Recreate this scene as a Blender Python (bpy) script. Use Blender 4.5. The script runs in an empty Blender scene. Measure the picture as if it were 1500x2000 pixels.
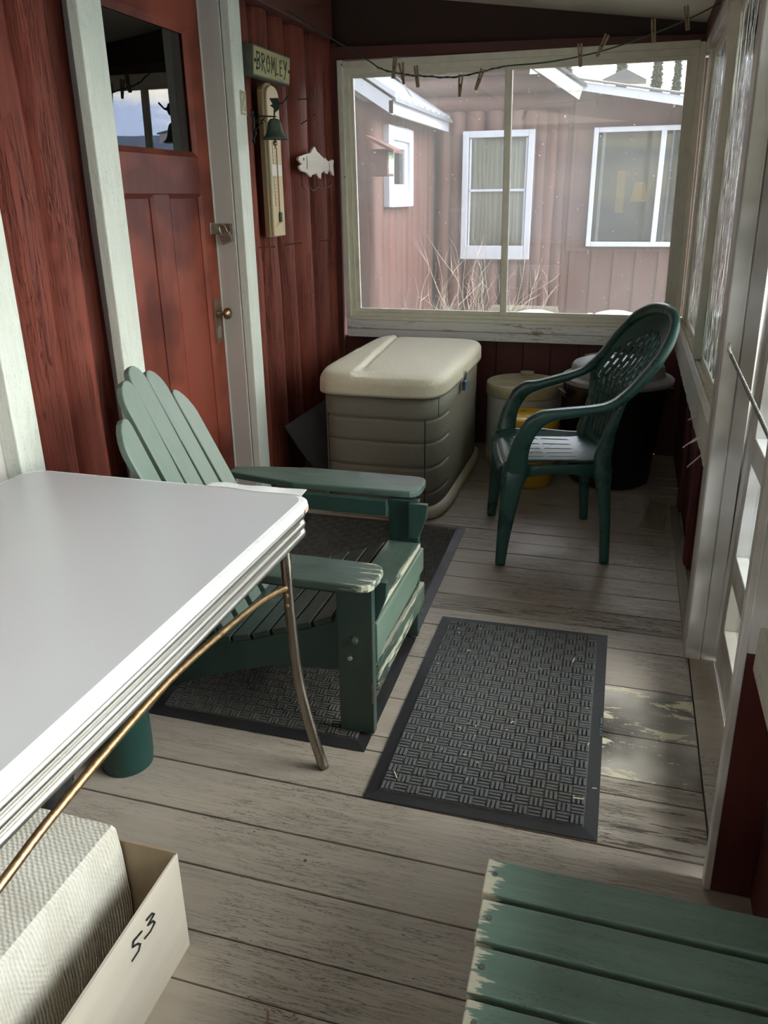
import bpy, bmesh, math, random
from mathutils import Vector, Matrix, noise as mnoise
random.seed(7)
SC = bpy.context.scene
COL = SC.collection
V = Vector
PI = math.pi

# ------------------------------------------------------------ camera
R = ((0.9587, 0.2830, -0.0117), (-0.0930, 0.3540, 0.9306), (-0.2670, 0.8917, -0.3657))
r_, u_, f_ = V(R[0]), V(R[1]), V(R[2])
f_.normalize(); r_ = (r_ - f_ * r_.dot(f_)).normalized(); u_ = r_.cross(f_)
cam = bpy.data.cameras.new('camera'); co = bpy.data.objects.new('camera', cam); COL.objects.link(co)
cam.sensor_fit = 'VERTICAL'; cam.sensor_height = 36.0; cam.sensor_width = 27.0
cam.lens = 1560.0 / 2000 * 36.0
cam.clip_start = 0.02; cam.clip_end = 3000
co.matrix_world = Matrix(((r_.x, u_.x, -f_.x, 0), (r_.y, u_.y, -f_.y, 0), (r_.z, u_.z, -f_.z, 1.48), (0, 0, 0, 1)))
SC.camera = co

# ------------------------------------------------------------ view
SC.view_settings.view_transform = 'Standard'
try: SC.view_settings.look = 'None'
except Exception: pass
SC.view_settings.gamma = 1.0
SC.view_settings.use_curve_mapping = False
SC.view_settings.exposure = 0.85
SC.cycles.max_bounces = 10
SC.cycles.diffuse_bounces = 5
SC.cycles.transparent_max_bounces = 16
SC.cycles.caustics_reflective = False
SC.cycles.caustics_refractive = False
SC.cycles.sample_clamp_indirect = 8

# ------------------------------------------------------------ sky
W = bpy.data.worlds.new('sky'); SC.world = W; W.use_nodes = True
nt = W.node_tree; N = nt.nodes; LK = nt.links; N.clear()
def nn(t, **k):
    n = N.new(t)
    for a, b in k.items(): setattr(n, a, b)
    return n
out = nn('ShaderNodeOutputWorld'); bg = nn('ShaderNodeBackground'); LK.new(bg.outputs[0], out.inputs[0])
tc = nn('ShaderNodeTexCoord'); sep = nn('ShaderNodeSeparateXYZ'); LK.new(tc.outputs['Generated'], sep.inputs[0])
mp = nn('ShaderNodeMapping'); mp.inputs['Scale'].default_value = (1.3, 1.3, 11.0); LK.new(tc.outputs['Generated'], mp.inputs[0])
ns = nn('ShaderNodeTexNoise'); ns.inputs['Scale'].default_value = 1.7; ns.inputs['Detail'].default_value = 5; ns.inputs['Distortion'].default_value = .4
LK.new(mp.outputs[0], ns.inputs['Vector'])
cr = nn('ShaderNodeValToRGB'); cr.color_ramp.elements[0].position = .43; cr.color_ramp.elements[0].color = (.34, .42, .60, 1)
cr.color_ramp.elements[1].position = .55; cr.color_ramp.elements[1].color = (1.0, .90, .68, 1)
LK.new(ns.outputs[0], cr.inputs[0])
# whiter cloud deck overhead
mr = nn('ShaderNodeMapRange'); mr.inputs['From Min'].default_value = .25; mr.inputs['From Max'].default_value = .7; LK.new(sep.outputs[2], mr.inputs[0])
mx = nn('ShaderNodeMixRGB'); mx.inputs[2].default_value = (.82, .90, 1.0, 1); LK.new(mr.outputs[0], mx.inputs[0]); LK.new(cr.outputs[0], mx.inputs[1])
# the sunset side (over the lake, +X) is brighter
mb = nn('ShaderNodeMapRange'); mb.inputs['From Min'].default_value = -.5; mb.inputs['From Max'].default_value = .9
mb.inputs['To Min'].default_value = .22; mb.inputs['To Max'].default_value = 1.6; 
dt = nn('ShaderNodeVectorMath', operation='DOT_PRODUCT'); dt.inputs[1].default_value = (.86, .50, .05); LK.new(tc.outputs['Generated'], dt.inputs[0]); LK.new(dt.outputs['Value'], mb.inputs[0])
SKY = nn('ShaderNodeMath', operation='MULTIPLY'); SKY.inputs[1].default_value = 7.0; LK.new(mb.outputs[0], SKY.inputs[0])
LK.new(mx.outputs[0], bg.inputs[0]); LK.new(SKY.outputs[0], bg.inputs[1])

sun = bpy.data.lights.new('sun', 'SUN'); so = bpy.data.objects.new('sun', sun); COL.objects.link(so)
sun.energy = 2.2; sun.angle = math.radians(38); sun.color = (1.0, .93, .82)
so.rotation_euler = V((-1.0, -.12, -.62)).to_track_quat('-Z', 'Y').to_euler()

# ============================================================ materials
def new_mat(name):
    m = bpy.data.materials.new(name); m.use_nodes = True
    t = m.node_tree; t.nodes.clear(); return m, t
class T:
    def __init__(s, t): s.t = t
    def n(s, ty, ins=None, **k):
        x = s.t.nodes.new(ty)
        for a, b in k.items(): setattr(x, a, b)
        for a, b in (ins or {}).items():
            if isinstance(b, bpy.types.NodeSocket): s.t.links.new(b, x.inputs[a])
            else: x.inputs[a].default_value = b
        return x
    def m(s, op, a, b=0.5, c=None, clamp=False):
        d = {0: a, 1: b}
        if c is not None: d[2] = c
        x = s.n('ShaderNodeMath', d, operation=op); x.use_clamp = clamp; return x.outputs[0]
    def mix(s, f, a, b, bt='MIX'):
        return s.n('ShaderNodeMixRGB', {0: f, 1: a, 2: b}, blend_type=bt).outputs[0]
    def ramp(s, v, a, b):
        return s.n('ShaderNodeMapRange', {0: v, 1: a, 2: b, 3: 0.0, 4: 1.0}).outputs[0]
def c4(c): return (c[0], c[1], c[2], 1)
def coords(t, grain, scale, stretch=.1):
    tc = t.n('ShaderNodeTexCoord'); oi = t.n('ShaderNodeObjectInfo')
    off = t.m('MULTIPLY', oi.outputs['Random'], 37.0)
    ad = t.n('ShaderNodeVectorMath', {0: tc.outputs['Object'], 1: off}, operation='ADD')
    s = [scale] * 3
    if grain: s['xyz'.index(grain)] = scale * stretch
    return tc, t.n('ShaderNodeMapping', {0: ad.outputs[0], 'Scale': tuple(s)}).outputs[0]
def mat(name, col, rough=.5, metal=0, grain=None, var=.12, scale=12, wear=None, bump=.15, cracks=None, edge=None, spec=.5, ns=None, speck=None, stretch=.1, dots=None, rv=.12):
    """wear=(colour, threshold 0..1 high = rare); cracks=(colour, threshold); edge=(axis, pos, width, gain)"""
    m, tr = new_mat(name); t = T(tr)
    tc, uv = coords(t, grain, scale, stretch)
    n1 = t.n('ShaderNodeTexNoise', {'Vector': uv, 'Scale': 1.0, 'Detail': 7.0, 'Roughness': .6}).outputs[0]
    f = t.ramp(n1, .3, .7)
    lo = c4([x * (1 - var) for x in col]); hi = c4([min(1, x * (1 + var)) for x in col])
    c = t.mix(f, lo, hi)
    h = t.m('MULTIPLY', n1, .5)
    ro = t.m('ADD', t.m('MULTIPLY', f, rv), rough - rv / 2)
    if cracks:
        n3 = t.n('ShaderNodeTexNoise', {'Vector': uv, 'Scale': 3.2, 'Detail': 5.0, 'Roughness': .7, 'Distortion': .6}).outputs[0]
        gate = t.n('ShaderNodeTexNoise', {'Vector': tc.outputs['Object'], 'Scale': 2.3, 'Detail': 3.0}).outputs[0]
        k = t.m('ABSOLUTE', t.m('SUBTRACT', n3, .5))
        line = t.m('SUBTRACT', 1.0, t.ramp(k, .004, cracks[1]))
        line = t.m('MULTIPLY', line, t.ramp(gate, .42, .58))
        c = t.mix(line, c, c4(cracks[0])); h = t.m('SUBTRACT', h, t.m('MULTIPLY', line, .6))
    if dots:
        vo = t.n('ShaderNodeTexVoronoi', {'Vector': tc.outputs['Object'], 'Scale': dots[1]}).outputs['Distance']
        w = t.m('SUBTRACT', 1.0, t.ramp(vo, dots[2] * .5, dots[2])); c = t.mix(w, c, c4(dots[0])); h = t.m('SUBTRACT', h, w)
    if wear:
        n2 = t.n('ShaderNodeTexNoise', {'Vector': uv, 'Scale': 1.6, 'Detail': 12.0, 'Roughness': .72, 'Distortion': .3}).outputs[0]
        if edge:
            ax, pos, wd, gain = edge
            sp = t.n('ShaderNodeSeparateXYZ', {0: tc.outputs['Object']}).outputs['xyz'.index(ax)]
            d = t.m('ABSOLUTE', t.m('SUBTRACT', sp, pos))
            cl = t.m('SUBTRACT', 1.0, t.ramp(d, 0.0, wd))
            n2 = t.m('ADD', n2, t.m('MULTIPLY', cl, gain))
        w = t.ramp(n2, wear[1], wear[1] + .015)
        c = t.mix(w, c, c4(wear[0])); h = t.m('SUBTRACT', h, t.m('MULTIPLY', w, .5)); ro = t.m('ADD', ro, t.m('MULTIPLY', w, .2))
    if speck:
        vo = t.n('ShaderNodeTexNoise', {'Vector': tc.outputs['Object'], 'Scale': speck[1], 'Detail': 2.0}).outputs[0]
        w = t.ramp(vo, speck[2], speck[2] + .02); c = t.mix(w, c, c4(speck[0]))
    bp_ = t.n('ShaderNodeBump', {'Height': h, 'Strength': bump, 'Distance': .02})
    b = t.n('ShaderNodeBsdfPrincipled', {'Base Color': c, 'Roughness': ro, 'Metallic': metal, 'Normal': bp_.outputs[0]})
    b.inputs['Specular IOR Level'].default_value = spec
    o = t.n('ShaderNodeOutputMaterial', {0: b.outputs[0]})
    return m
def glass(name, tint=(.9, .92, .9), haze=0.0, hazec=(.75, .75, .72), ior=1.5, dirt=False, rough=0.0, wavy=None, inner=None, tlf=.5):
    m, tr = new_mat(name); t = T(tr)
    nrm = None
    tc = t.n('ShaderNodeTexCoord')
    if wavy:
        mp = t.n('ShaderNodeMapping', {0: tc.outputs['Object'], 'Scale': wavy[0]})
        nz = t.n('ShaderNodeTexNoise', {'Vector': mp.outputs[0], 'Scale': 1.0, 'Detail': 3.0, 'Distortion': 1.2})
        nrm = t.n('ShaderNodeBump', {'Height': nz.outputs[0], 'Strength': wavy[1], 'Distance': wavy[2]}).outputs[0]
    tr_ = t.n('ShaderNodeBsdfTransparent', {0: c4(tint)}).outputs[0]
    base = tr_ if inner is None else t.n('ShaderNodeBsdfDiffuse', {0: c4(inner)}).outputs[0]
    if haze > 0:
        df = t.n('ShaderNodeBsdfDiffuse', {0: c4(hazec)}); tl = t.n('ShaderNodeBsdfTranslucent', {0: c4(hazec)})
        if nrm: tr.links.new(nrm, df.inputs['Normal']); tr.links.new(nrm, tl.inputs['Normal'])
        hz = t.n('ShaderNodeMixShader', {0: tlf, 1: df.outputs[0], 2: tl.outputs[0]}).outputs[0]
        fac = haze
        if dirt:
            n1 = t.n('ShaderNodeTexNoise', {'Vector': tc.outputs['Object'], 'Scale': 1.6, 'Detail': 4.0}).outputs[0]
            n2 = t.n('ShaderNodeTexNoise', {'Vector': tc.outputs['Object'], 'Scale': 55.0, 'Detail': 1.0}).outputs[0]
            fac = t.m('ADD', t.m('MULTIPLY', t.ramp(n1, .3, .7), haze), haze * .5)
            fac = t.m('ADD', fac, t.m('MULTIPLY', t.ramp(n2, .775, .79), .6), clamp=True)
        base = t.n('ShaderNodeMixShader', {0: fac, 1: base, 2: hz}).outputs[0]
    gl = t.n('ShaderNodeBsdfGlossy', {'Roughness': rough}); fr = t.n('ShaderNodeFresnel', {0: ior})
    if nrm: tr.links.new(nrm, gl.inputs['Normal']); tr.links.new(nrm, fr.inputs['Normal'])
    s = t.n('ShaderNodeMixShader', {0: fr.outputs[0], 1: base, 2: gl.outputs[0]}).outputs[0]
    t.n('ShaderNodeOutputMaterial', {0: s}); return m

RED = (.175, .042, .026); REDD = (.075, .018, .013)
WOODU = (.33, .26, .18)
M = {}
M['log'] = mat('red_log_paint', (.185, .043, .028), .62, spec=.25, grain='z', var=.34, scale=26, bump=.8, cracks=((.045, .010, .007), .020), wear=((.36, .19, .12), .72), stretch=.035)
M['red_board'] = mat('dark_red_board_paint', (.085, .018, .014), .55, grain='z', var=.2, scale=18, bump=.2, wear=((.25, .18, .12), .74))
M['red_beam'] = mat('red_beam_paint', (.075, .020, .015), .6, grain='x', var=.2, scale=14, bump=.2)
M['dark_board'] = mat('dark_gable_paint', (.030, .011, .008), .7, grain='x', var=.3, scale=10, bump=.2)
M['door_red'] = mat('red_door_paint', (.235, .054, .033), .46, spec=.25, grain='z', var=.09, scale=22, bump=.16, cracks=((.10, .02, .012), .004))
M['white'] = mat('old_white_paint', (.62, .66, .60), .45, grain='z', var=.06, scale=22, bump=.35, cracks=((.28, .27, .22), .006), wear=((.22, .20, .16), .70))
M['white_x'] = mat('old_white_paint_across', (.76, .76, .76), .5, grain='x', var=.07, scale=16, bump=.35, cracks=((.25, .24, .2), .008), wear=((.33, .29, .23), .58))
M['white_y'] = mat('old_white_paint_along', (.60, .60, .54), .55, grain='y', var=.08, scale=16, bump=.5, cracks=((.2, .18, .14), .01), wear=((.36, .31, .23), .64))
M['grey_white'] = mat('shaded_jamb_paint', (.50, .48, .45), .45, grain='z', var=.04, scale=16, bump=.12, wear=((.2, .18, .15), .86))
M['post'] = mat('white_post_paint', (.76, .77, .77), .45, grain='z', var=.05, scale=16, bump=.2, cracks=((.4, .38, .33), .004), wear=((.25, .22, .18), .72))
M['sash'] = mat('cream_sash_paint', (.72, .70, .60), .45, var=.08, scale=14, bump=.1, wear=((.22, .2, .15), .86))
M['ceiling'] = mat('white_ceiling_boards', (.78, .78, .70), .6, grain='y', var=.06, scale=8, bump=.1)
M['dirty_sill'] = mat('bare_dirty_sill', (.50, .44, .30), .8, grain='y', var=.3, scale=40, bump=.4, wear=((.12, .09, .06), .64), stretch=.4)
M['black'] = mat('black_gap', (.01, .01, .01), .9, var=.1, bump=0)
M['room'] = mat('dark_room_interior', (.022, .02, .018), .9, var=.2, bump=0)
M['room_grey'] = mat('grey_room_post', (.09, .09, .085), .8, var=.1, bump=0)
M['floor'] = mat('worn_taupe_floor_paint', (.39, .335, .275), .5, grain='x', var=.09, scale=26, bump=.5, cracks=((.055, .042, .032), .017), wear=((.20, .155, .12), .675), stretch=.06, dots=((.05, .04, .03), 5.5, .035))
M['floor_patch'] = mat('taupe_floor_paint_with_cream_patches', (.45, .41, .355), .5, spec=.3, grain='x', var=.08, scale=9, bump=.2, wear=((.66, .61, .42), .56), stretch=.35, cracks=((.05, .04, .03), .002))
M['floor_worn'] = mat('badly_weathered_floor_board', (.38, .33, .27), .65, grain='x', var=.25, scale=30, bump=.7, cracks=((.03, .023, .018), .028), wear=((.13, .10, .08), .57), stretch=.07)
M['under'] = mat('dark_underfloor', (.02, .018, .015), .95, var=.1, bump=0)
M['green'] = mat('green_chair_paint', (.045, .085, .070), .42, grain='x', var=.14, scale=24, bump=.25, cracks=((.02, .035, .03), .004), wear=((.30, .31, .24), .79))
M['green_v'] = mat('shaded_green_chair_paint', (.018, .048, .040), .42, grain='z', var=.14, scale=24, bump=.2, wear=((.32, .33, .26), .83))  # darkened green: shade on the upright camera-facing parts is in the colour
M['rubber'] = mat('black_rubber', (.016, .016, .017), .55, var=.15, scale=30, bump=.1)
M['resin'] = mat('green_resin', (.024, .080, .072), .30, var=.22, scale=9, bump=.04)
M['box_body'] = mat('olive_plastic', (.175, .165, .130), .62, var=.05, scale=60, bump=.25)
M['box_lid'] = mat('tan_plastic', (.62, .57, .44), .6, var=.05, scale=70, bump=.25)
M['seam'] = mat('seam_shadow', (.03, .028, .022), .8, bump=0)
M['table_top'] = mat('white_laminate', (.47, .47, .485), .30, var=.01, scale=5, bump=.0, rv=0, speck=((.22, .18, .14), 90.0, .80))
M['lip'] = mat('white_table_edge', (.72, .73, .73), .3, var=.03, scale=10, bump=.02)
M['chrome'] = mat('tarnished_chrome', (.80, .78, .72), .30, metal=1, var=.04, scale=2, bump=.0, rv=0)
M['rust'] = mat('rusty_groove', (.25, .15, .07), .6, metal=.3, grain='y', var=.3, scale=12, bump=.0)
M['leg_metal'] = mat('aged_plated_steel', (.30, .26, .21), .28, metal=1, grain='z', var=.3, scale=20, bump=.08, wear=((.16, .07, .03), .66))
M['brass'] = mat('brass_coloured_rod', (.50, .33, .17), .38, metal=1, var=.25, scale=90, bump=.1)
M['steel'] = mat('galvanised_steel', (.42, .42, .38), .38, metal=1, var=.2, scale=40, bump=.06)
M['dull_metal'] = mat('dull_rod_metal', (.20, .20, .18), .45, metal=.8, var=.3, scale=40, bump=.1)
M['lock'] = mat('padlock_steel', (.40, .42, .37), .4, metal=1, grain='x', var=.3, scale=90, bump=.1)
M['blue'] = mat('blue_padlock_cover', (.06, .11, .20), .35, var=.15, scale=30, bump=.05)
M['brass_old'] = mat('old_brass_knob', (.33, .24, .15), .32, metal=1, var=.25, scale=30, bump=.05)
M['plate'] = mat('dull_backplate', (.26, .20, .15), .4, metal=.9, var=.3, scale=30, bump=.1)
M['verdigris'] = mat('verdigris_bell', (.055, .085, .065), .55, metal=.5, var=.4, scale=40, bump=.3, wear=((.12, .14, .10), .66))
M['iron'] = mat('black_iron', (.018, .028, .022), .55, metal=.4, var=.3, scale=40, bump=.2)
M['sign'] = mat('olive_yellow_sign_board', (.36, .33, .17), .55, grain='y', var=.22, scale=22, bump=.2, wear=((.16, .19, .12), .60))
M['sign_edge'] = mat('dark_sign_edge', (.09, .11, .08), .7, var=.2, bump=.2)
M['ink_green'] = mat('dark_green_lettering', (.015, .035, .018), .6, var=.1, bump=0)
M['ink'] = mat('black_marker', (.012, .012, .014), .6, var=.1, bump=0)
M['num_plate'] = mat('grey_number_plate', (.23, .22, .15), .5, var=.1, bump=.05)
M['cream'] = mat('cream_numeral', (.62, .57, .36), .5, var=.05, bump=0)
M['thermo'] = mat('pale_thermometer_board', (.50, .40, .24), .5, grain='z', var=.14, scale=12, bump=.1, wear=((.36, .38, .26), .60))
M['thermo_edge'] = mat('brown_thermometer_board', (.24, .17, .09), .6, grain='z', var=.3, scale=14, bump=.15)
M['paper'] = mat('white_label', (.66, .63, .55), .6, var=.04, bump=0)
M['red_line'] = mat('red_thermometer_tube', (.35, .06, .03), .4, var=.05, bump=0)
M['fish'] = mat('whitewashed_tin_fish', (.62, .56, .50), .5, grain='y', var=.1, scale=14, bump=.25, wear=((.30, .22, .18), .74))
M['cardboard'] = mat('pale_cardboard', (.56, .50, .41), .75, grain='y', var=.07, scale=20, bump=.12, wear=((.42, .35, .25), .84), speck=((.35, .3, .22), 60.0, .76))
M['cardboard_in'] = mat('brown_cardboard_inside', (.29, .21, .13), .8, grain='z', var=.15, scale=16, bump=.1)
M['drum'] = mat('grey_white_drum', (.55, .55, .54), .45, var=.06, scale=8, bump=.04)
M['drum_lid'] = mat('grubby_tan_lid', (.50, .45, .31), .55, var=.25, scale=12, bump=.1)
M['yellow'] = mat('yellow_pail_plastic', (.85, .50, .020), .35, var=.06, scale=10, bump=.03, speck=((.30, .18, .03), 14.0, .70))
M['can'] = mat('black_bin_plastic', (.010, .010, .010), .42, var=.2, scale=20, bump=.05)
M['can_lid'] = mat('grey_bin_lid_plastic', (.30, .30, .30), .5, var=.1, scale=12, bump=.05)
M['pot'] = mat('dark_green_pot', (.010, .060, .050), .4, var=.15, scale=20, bump=.05)
M['bag'] = mat('black_plastic_bag', (.015, .016, .02), .25, var=.3, scale=20, bump=.8)
M['cord'] = mat('green_cord', (.030, .065, .050), .6, var=.2, scale=60, bump=.2)
M['peg'] = mat('weathered_wooden_peg', (.235, .175, .105), .7, grain='z', var=.25, scale=80, bump=.2)
M['nail'] = mat('rusty_nail', (.10, .035, .02), .7, metal=.3, var=.2, bump=.1)
M['straw'] = mat('pale_straw', (.72, .66, .50), .7, var=.1, bump=0)
M['old_wood'] = mat('weathered_grey_wood', (.22, .19, .14), .75, grain='y', var=.25, scale=20, bump=.4)
M['far_log'] = mat('cabin_log_paint', (.125, .058, .048), .6, grain='z', var=.2, scale=6, bump=.3, wear=((.42, .26, .2), .80))
M['far_logx'] = mat('cabin_log_paint_across', (.125, .057, .048), .6, grain='x', var=.2, scale=6, bump=.3, wear=((.42, .26, .2), .78))
M['far_ply'] = mat('cabin_panel_paint', (.115, .056, .048), .6, var=.05, scale=4, bump=.05)
M['far_white'] = mat('cabin_white_trim', (.52, .56, .64), .4, var=.04, scale=6, bump=.05)
M['far_flake'] = mat('flaking_white_fascia', (.66, .68, .68), .5, grain='x', var=.08, scale=6, bump=.2, wear=((.38, .36, .30), .60))
M['roof_metal'] = mat('white_metal_roofing', (.22, .24, .27), .45, metal=.1, grain='x', var=.08, scale=3, bump=.05)
M['roof_grey'] = mat('grey_roofing', (.13, .135, .14), .6, var=.1, scale=5, bump=.1)
M['curtain'] = mat('grey_net_curtain', (.75, .76, .70), .8, grain='z', var=.1, scale=20, bump=.3)
M['lamp'] = mat('tan_lampshade', (.42, .30, .12), .7, grain='z', var=.1, scale=20, bump=.1)
M['tank'] = mat('white_tank_paint', (.82, .82, .78), .35, var=.03, scale=6, bump=.02)
M['twig'] = mat('dry_pale_twig', (.46, .40, .32), .8, var=.2, scale=10, bump=.1)
M['ground'] = mat('dry_grass_ground', (.27, .24, .16), .9, var=.3, scale=3, bump=.4)
M['shore'] = mat('pale_shore_gravel', (.50, .49, .46), .9, var=.2, scale=3, bump=.3)
M['lake'] = mat('lake_water', (.10, .14, .18), .12, var=.1, scale=.3, bump=.05)
M['hill'] = mat('hazy_blue_hill', (.10, .15, .24), .95, var=.08, scale=.01, bump=0)
M['foliage'] = mat('conifer_needles', (.028, .05, .018), .8, var=.4, scale=6, bump=.3)
M['bark'] = mat('conifer_bark', (.12, .08, .05), .9, var=.3, scale=6, bump=.3)
M['glass_far'] = glass('dusty_window_glass', (.78, .78, .78), .13, (.60, .58, .54), 1.4, dirt=True)
M['glass_door'] = glass('door_window_glass', (.75, .76, .74), 0, ior=2.0)
M['glass_clear'] = glass('clear_window_glass', (.93, .95, .94), .02, ior=1.45)
M['glass_cabin'] = glass('cabin_window_glass', (.90, .92, .90), .05, (.6, .62, .6), ior=1.4)
M['film'] = glass('wavy_plastic_film', (.72, .76, .72), .60, (.95, .97, .92), 1.5, rough=.10, tlf=.9, wavy=((26., 26., 3.2), 1.0, .035))
def film_hay():
    pass
# seersucker cloth over the block: rows of little puckers
def cloth_mat():
    m, tr = new_mat('ribbed_cream_cloth'); t = T(tr)
    tc = t.n('ShaderNodeTexCoord')
    w1 = t.n('ShaderNodeTexWave', {'Vector': tc.outputs['Object'], 'Scale': 40.0, 'Distortion': 3.0, 'Detail': 2.0, 'Detail Scale': .6}, wave_type='BANDS', bands_direction='Y').outputs[1]
    w2 = t.n('ShaderNodeTexWave', {'Vector': tc.outputs['Object'], 'Scale': 48.0, 'Distortion': 2.0}, wave_type='BANDS', bands_direction='DIAGONAL').outputs[1]
    n1 = t.n('ShaderNodeTexNoise', {'Vector': tc.outputs['Object'], 'Scale': 9.0, 'Detail': 5.0}).outputs[0]
    h = t.m('ADD', t.m('MULTIPLY', w1, .7), t.m('MULTIPLY', w2, .25))
    c = t.mix(t.ramp(n1, .3, .7), (.60, .57, .48, 1), (.72, .70, .62, 1))
    c = t.mix(t.m('MULTIPLY', t.m('SUBTRACT', 1.0, w1), .28), c, (.33, .31, .26, 1))
    b = t.n('ShaderNodeBump', {'Height': h, 'Strength': .6, 'Distance': .006})
    p = t.n('ShaderNodeBsdfPrincipled', {'Base Color': c, 'Roughness': .8, 'Normal': b.outputs[0]})
    t.n('ShaderNodeOutputMaterial', {0: p.outputs[0]}); return m
M['cloth'] = cloth_mat()
def carpet_mat(name, a, b):
    m, tr = new_mat(name); t = T(tr); tc = t.n('ShaderNodeTexCoord')
    n1 = t.n('ShaderNodeTexNoise', {'Vector': tc.outputs['Object'], 'Scale': 900.0, 'Detail': 2.0}).outputs[0]
    n2 = t.n('ShaderNodeTexNoise', {'Vector': tc.outputs['Object'], 'Scale': 7.0, 'Detail': 3.0}).outputs[0]
    c = t.mix(t.ramp(n1, .35, .65), c4(a), c4(b)); c = t.mix(t.m('MULTIPLY', t.ramp(n2, .5, .75), .35), c, (.16, .15, .10, 1))
    bu = t.n('ShaderNodeBump', {'Height': n1, 'Strength': .8, 'Distance': .003})
    p = t.n('ShaderNodeBsdfPrincipled', {'Base Color': c, 'Roughness': .95, 'Normal': bu.outputs[0]}); p.inputs['Specular IOR Level'].default_value = .15
    t.n('ShaderNodeOutputMaterial', {0: p.outputs[0]}); return m
M['carpet'] = carpet_mat('grey_ribbed_carpet', (.055, .058, .060), (.21, .215, .215))
M['carpet_dark'] = carpet_mat('dark_ribbed_carpet', (.020, .020, .020), (.19, .185, .170))

# ============================================================ mesh helpers
ORG = {}
def BM(): return bmesh.new()
def hexa(bm, P):
    v = [bm.verts.new(p) for p in P]
    for f in ((0, 3, 2, 1), (4, 5, 6, 7), (0, 1, 5, 4), (1, 2, 6, 5), (2, 3, 7, 6), (3, 0, 4, 7)): bm.faces.new([v[i] for i in f])
    return v
def box(bm, x0, x1, y0, y1, z0, z1):
    return hexa(bm, [(x0, y0, z0), (x1, y0, z0), (x1, y1, z0), (x0, y1, z0), (x0, y0, z1), (x1, y0, z1), (x1, y1, z1), (x0, y1, z1)])
def obox(bm, c, a, b, d):
    c, a, b, d = V(c), V(a), V(b), V(d)
    return hexa(bm, [c - a - b - d, c + a - b - d, c + a + b - d, c - a + b - d, c - a - b + d, c + a - b + d, c + a + b + d, c - a + b + d])
def frames(pts):
    ts = []
    for i in range(len(pts)):
        a = pts[max(0, i - 1)]; b = pts[min(len(pts) - 1, i + 1)]; ts.append((b - a).normalized())
    n = ts[0].orthogonal().normalized(); out = []
    for t in ts:
        n = (n - t * n.dot(t)).normalized(); out.append((n.copy(), t.cross(n)))
    return out
def rings(bm, rs, cap0=True, cap1=True, closed=True, mi=None):
    vs = [[bm.verts.new(p) for p in r] for r in rs]; n = len(vs[0])
    for i in range(len(vs) - 1):
        for j in range(n if closed else n - 1):
            f = bm.faces.new((vs[i][j], vs[i][(j + 1) % n], vs[i + 1][(j + 1) % n], vs[i + 1][j]))
            if mi: f.material_index = mi(i)
    if cap0: bm.faces.new(vs[0][::-1])
    if cap1: bm.faces.new(vs[-1])
    return vs
def tube(bm, pts, r, seg=10, flat=None):
    pts = [V(p) for p in pts]; fr = frames(pts); rs = []
    for i, p in enumerate(pts):
        rr = r[i] if isinstance(r, (list, tuple)) else r
        a, b = fr[i]; rs.append([p + (a * math.cos(2 * PI * k / seg) + b * math.sin(2 * PI * k / seg)) * rr for k in range(seg)])
    rings(bm, rs)
def smooth_path(pts, n=6):
    pts = [V(p) for p in pts]; o = []
    for i in range(len(pts) - 1):
        p0 = pts[max(0, i - 1)]; p1 = pts[i]; p2 = pts[i + 1]; p3 = pts[min(len(pts) - 1, i + 2)]
        for k in range(n):
            t = k / n
            o.append(.5 * ((2 * p1) + (p2 - p0) * t + (2 * p0 - 5 * p1 + 4 * p2 - p3) * t * t + (3 * p1 - p0 - 3 * p2 + p3) * t ** 3))
    o.append(pts[-1]); return o
def lathe(bm, prof, c=(0, 0), seg=32, mi=None):
    rs = [[V((c[0] + r * math.cos(2 * PI * k / seg), c[1] + r * math.sin(2 * PI * k / seg), z)) for k in range(seg)] for r, z in prof]
    rings(bm, rs, mi=mi)
def prism(bm, pts, fn, d0, d1):
    """2-D outline pts -> fn(a, b, depth)"""
    A = [bm.verts.new(fn(a, b, d0)) for a, b in pts]; B = [bm.verts.new(fn(a, b, d1)) for a, b in pts]
    n = len(pts); bm.faces.new(A[::-1]); bm.faces.new(B)
    for i in range(n): bm.faces.new((A[i], A[(i + 1) % n], B[(i + 1) % n], B[i]))
def srect(c, hx, hy, n=4.0, seg=64):
    o = []
    for k in range(seg):
        a = 2 * PI * k / seg; ca, sa = math.cos(a), math.sin(a)
        o.append((c[0] + hx * math.copysign(abs(ca) ** (2 / n), ca), c[1] + hy * math.copysign(abs(sa) ** (2 / n), sa)))
    return o
def rrect(x0, x1, y0, y1, r, k=6):
    o = []
    for cx, cy, a0 in ((x1 - r, y1 - r, 0), (x0 + r, y1 - r, 90), (x0 + r, y0 + r, 180), (x1 - r, y0 + r, 270)):
        for i in range(k + 1):
            a = math.radians(a0 + 90 * i / k); o.append((cx + r * math.cos(a), cy + r * math.sin(a)))
    return o
def sec_loft(bm, secs, n=3.2, seg=14):
    """secs: (centre, half-vector a, half-vector b)"""
    rs = []
    for c, a, b in secs:
        c, a, b = V(c), V(a), V(b); r = []
        for k in range(seg):
            t = 2 * PI * k / seg; ca, sa = math.cos(t), math.sin(t)
            r.append(c + a * math.copysign(abs(ca) ** (2 / n), ca) + b * math.copysign(abs(sa) ** (2 / n), sa))
        rs.append(r)
    rings(bm, rs)
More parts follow.
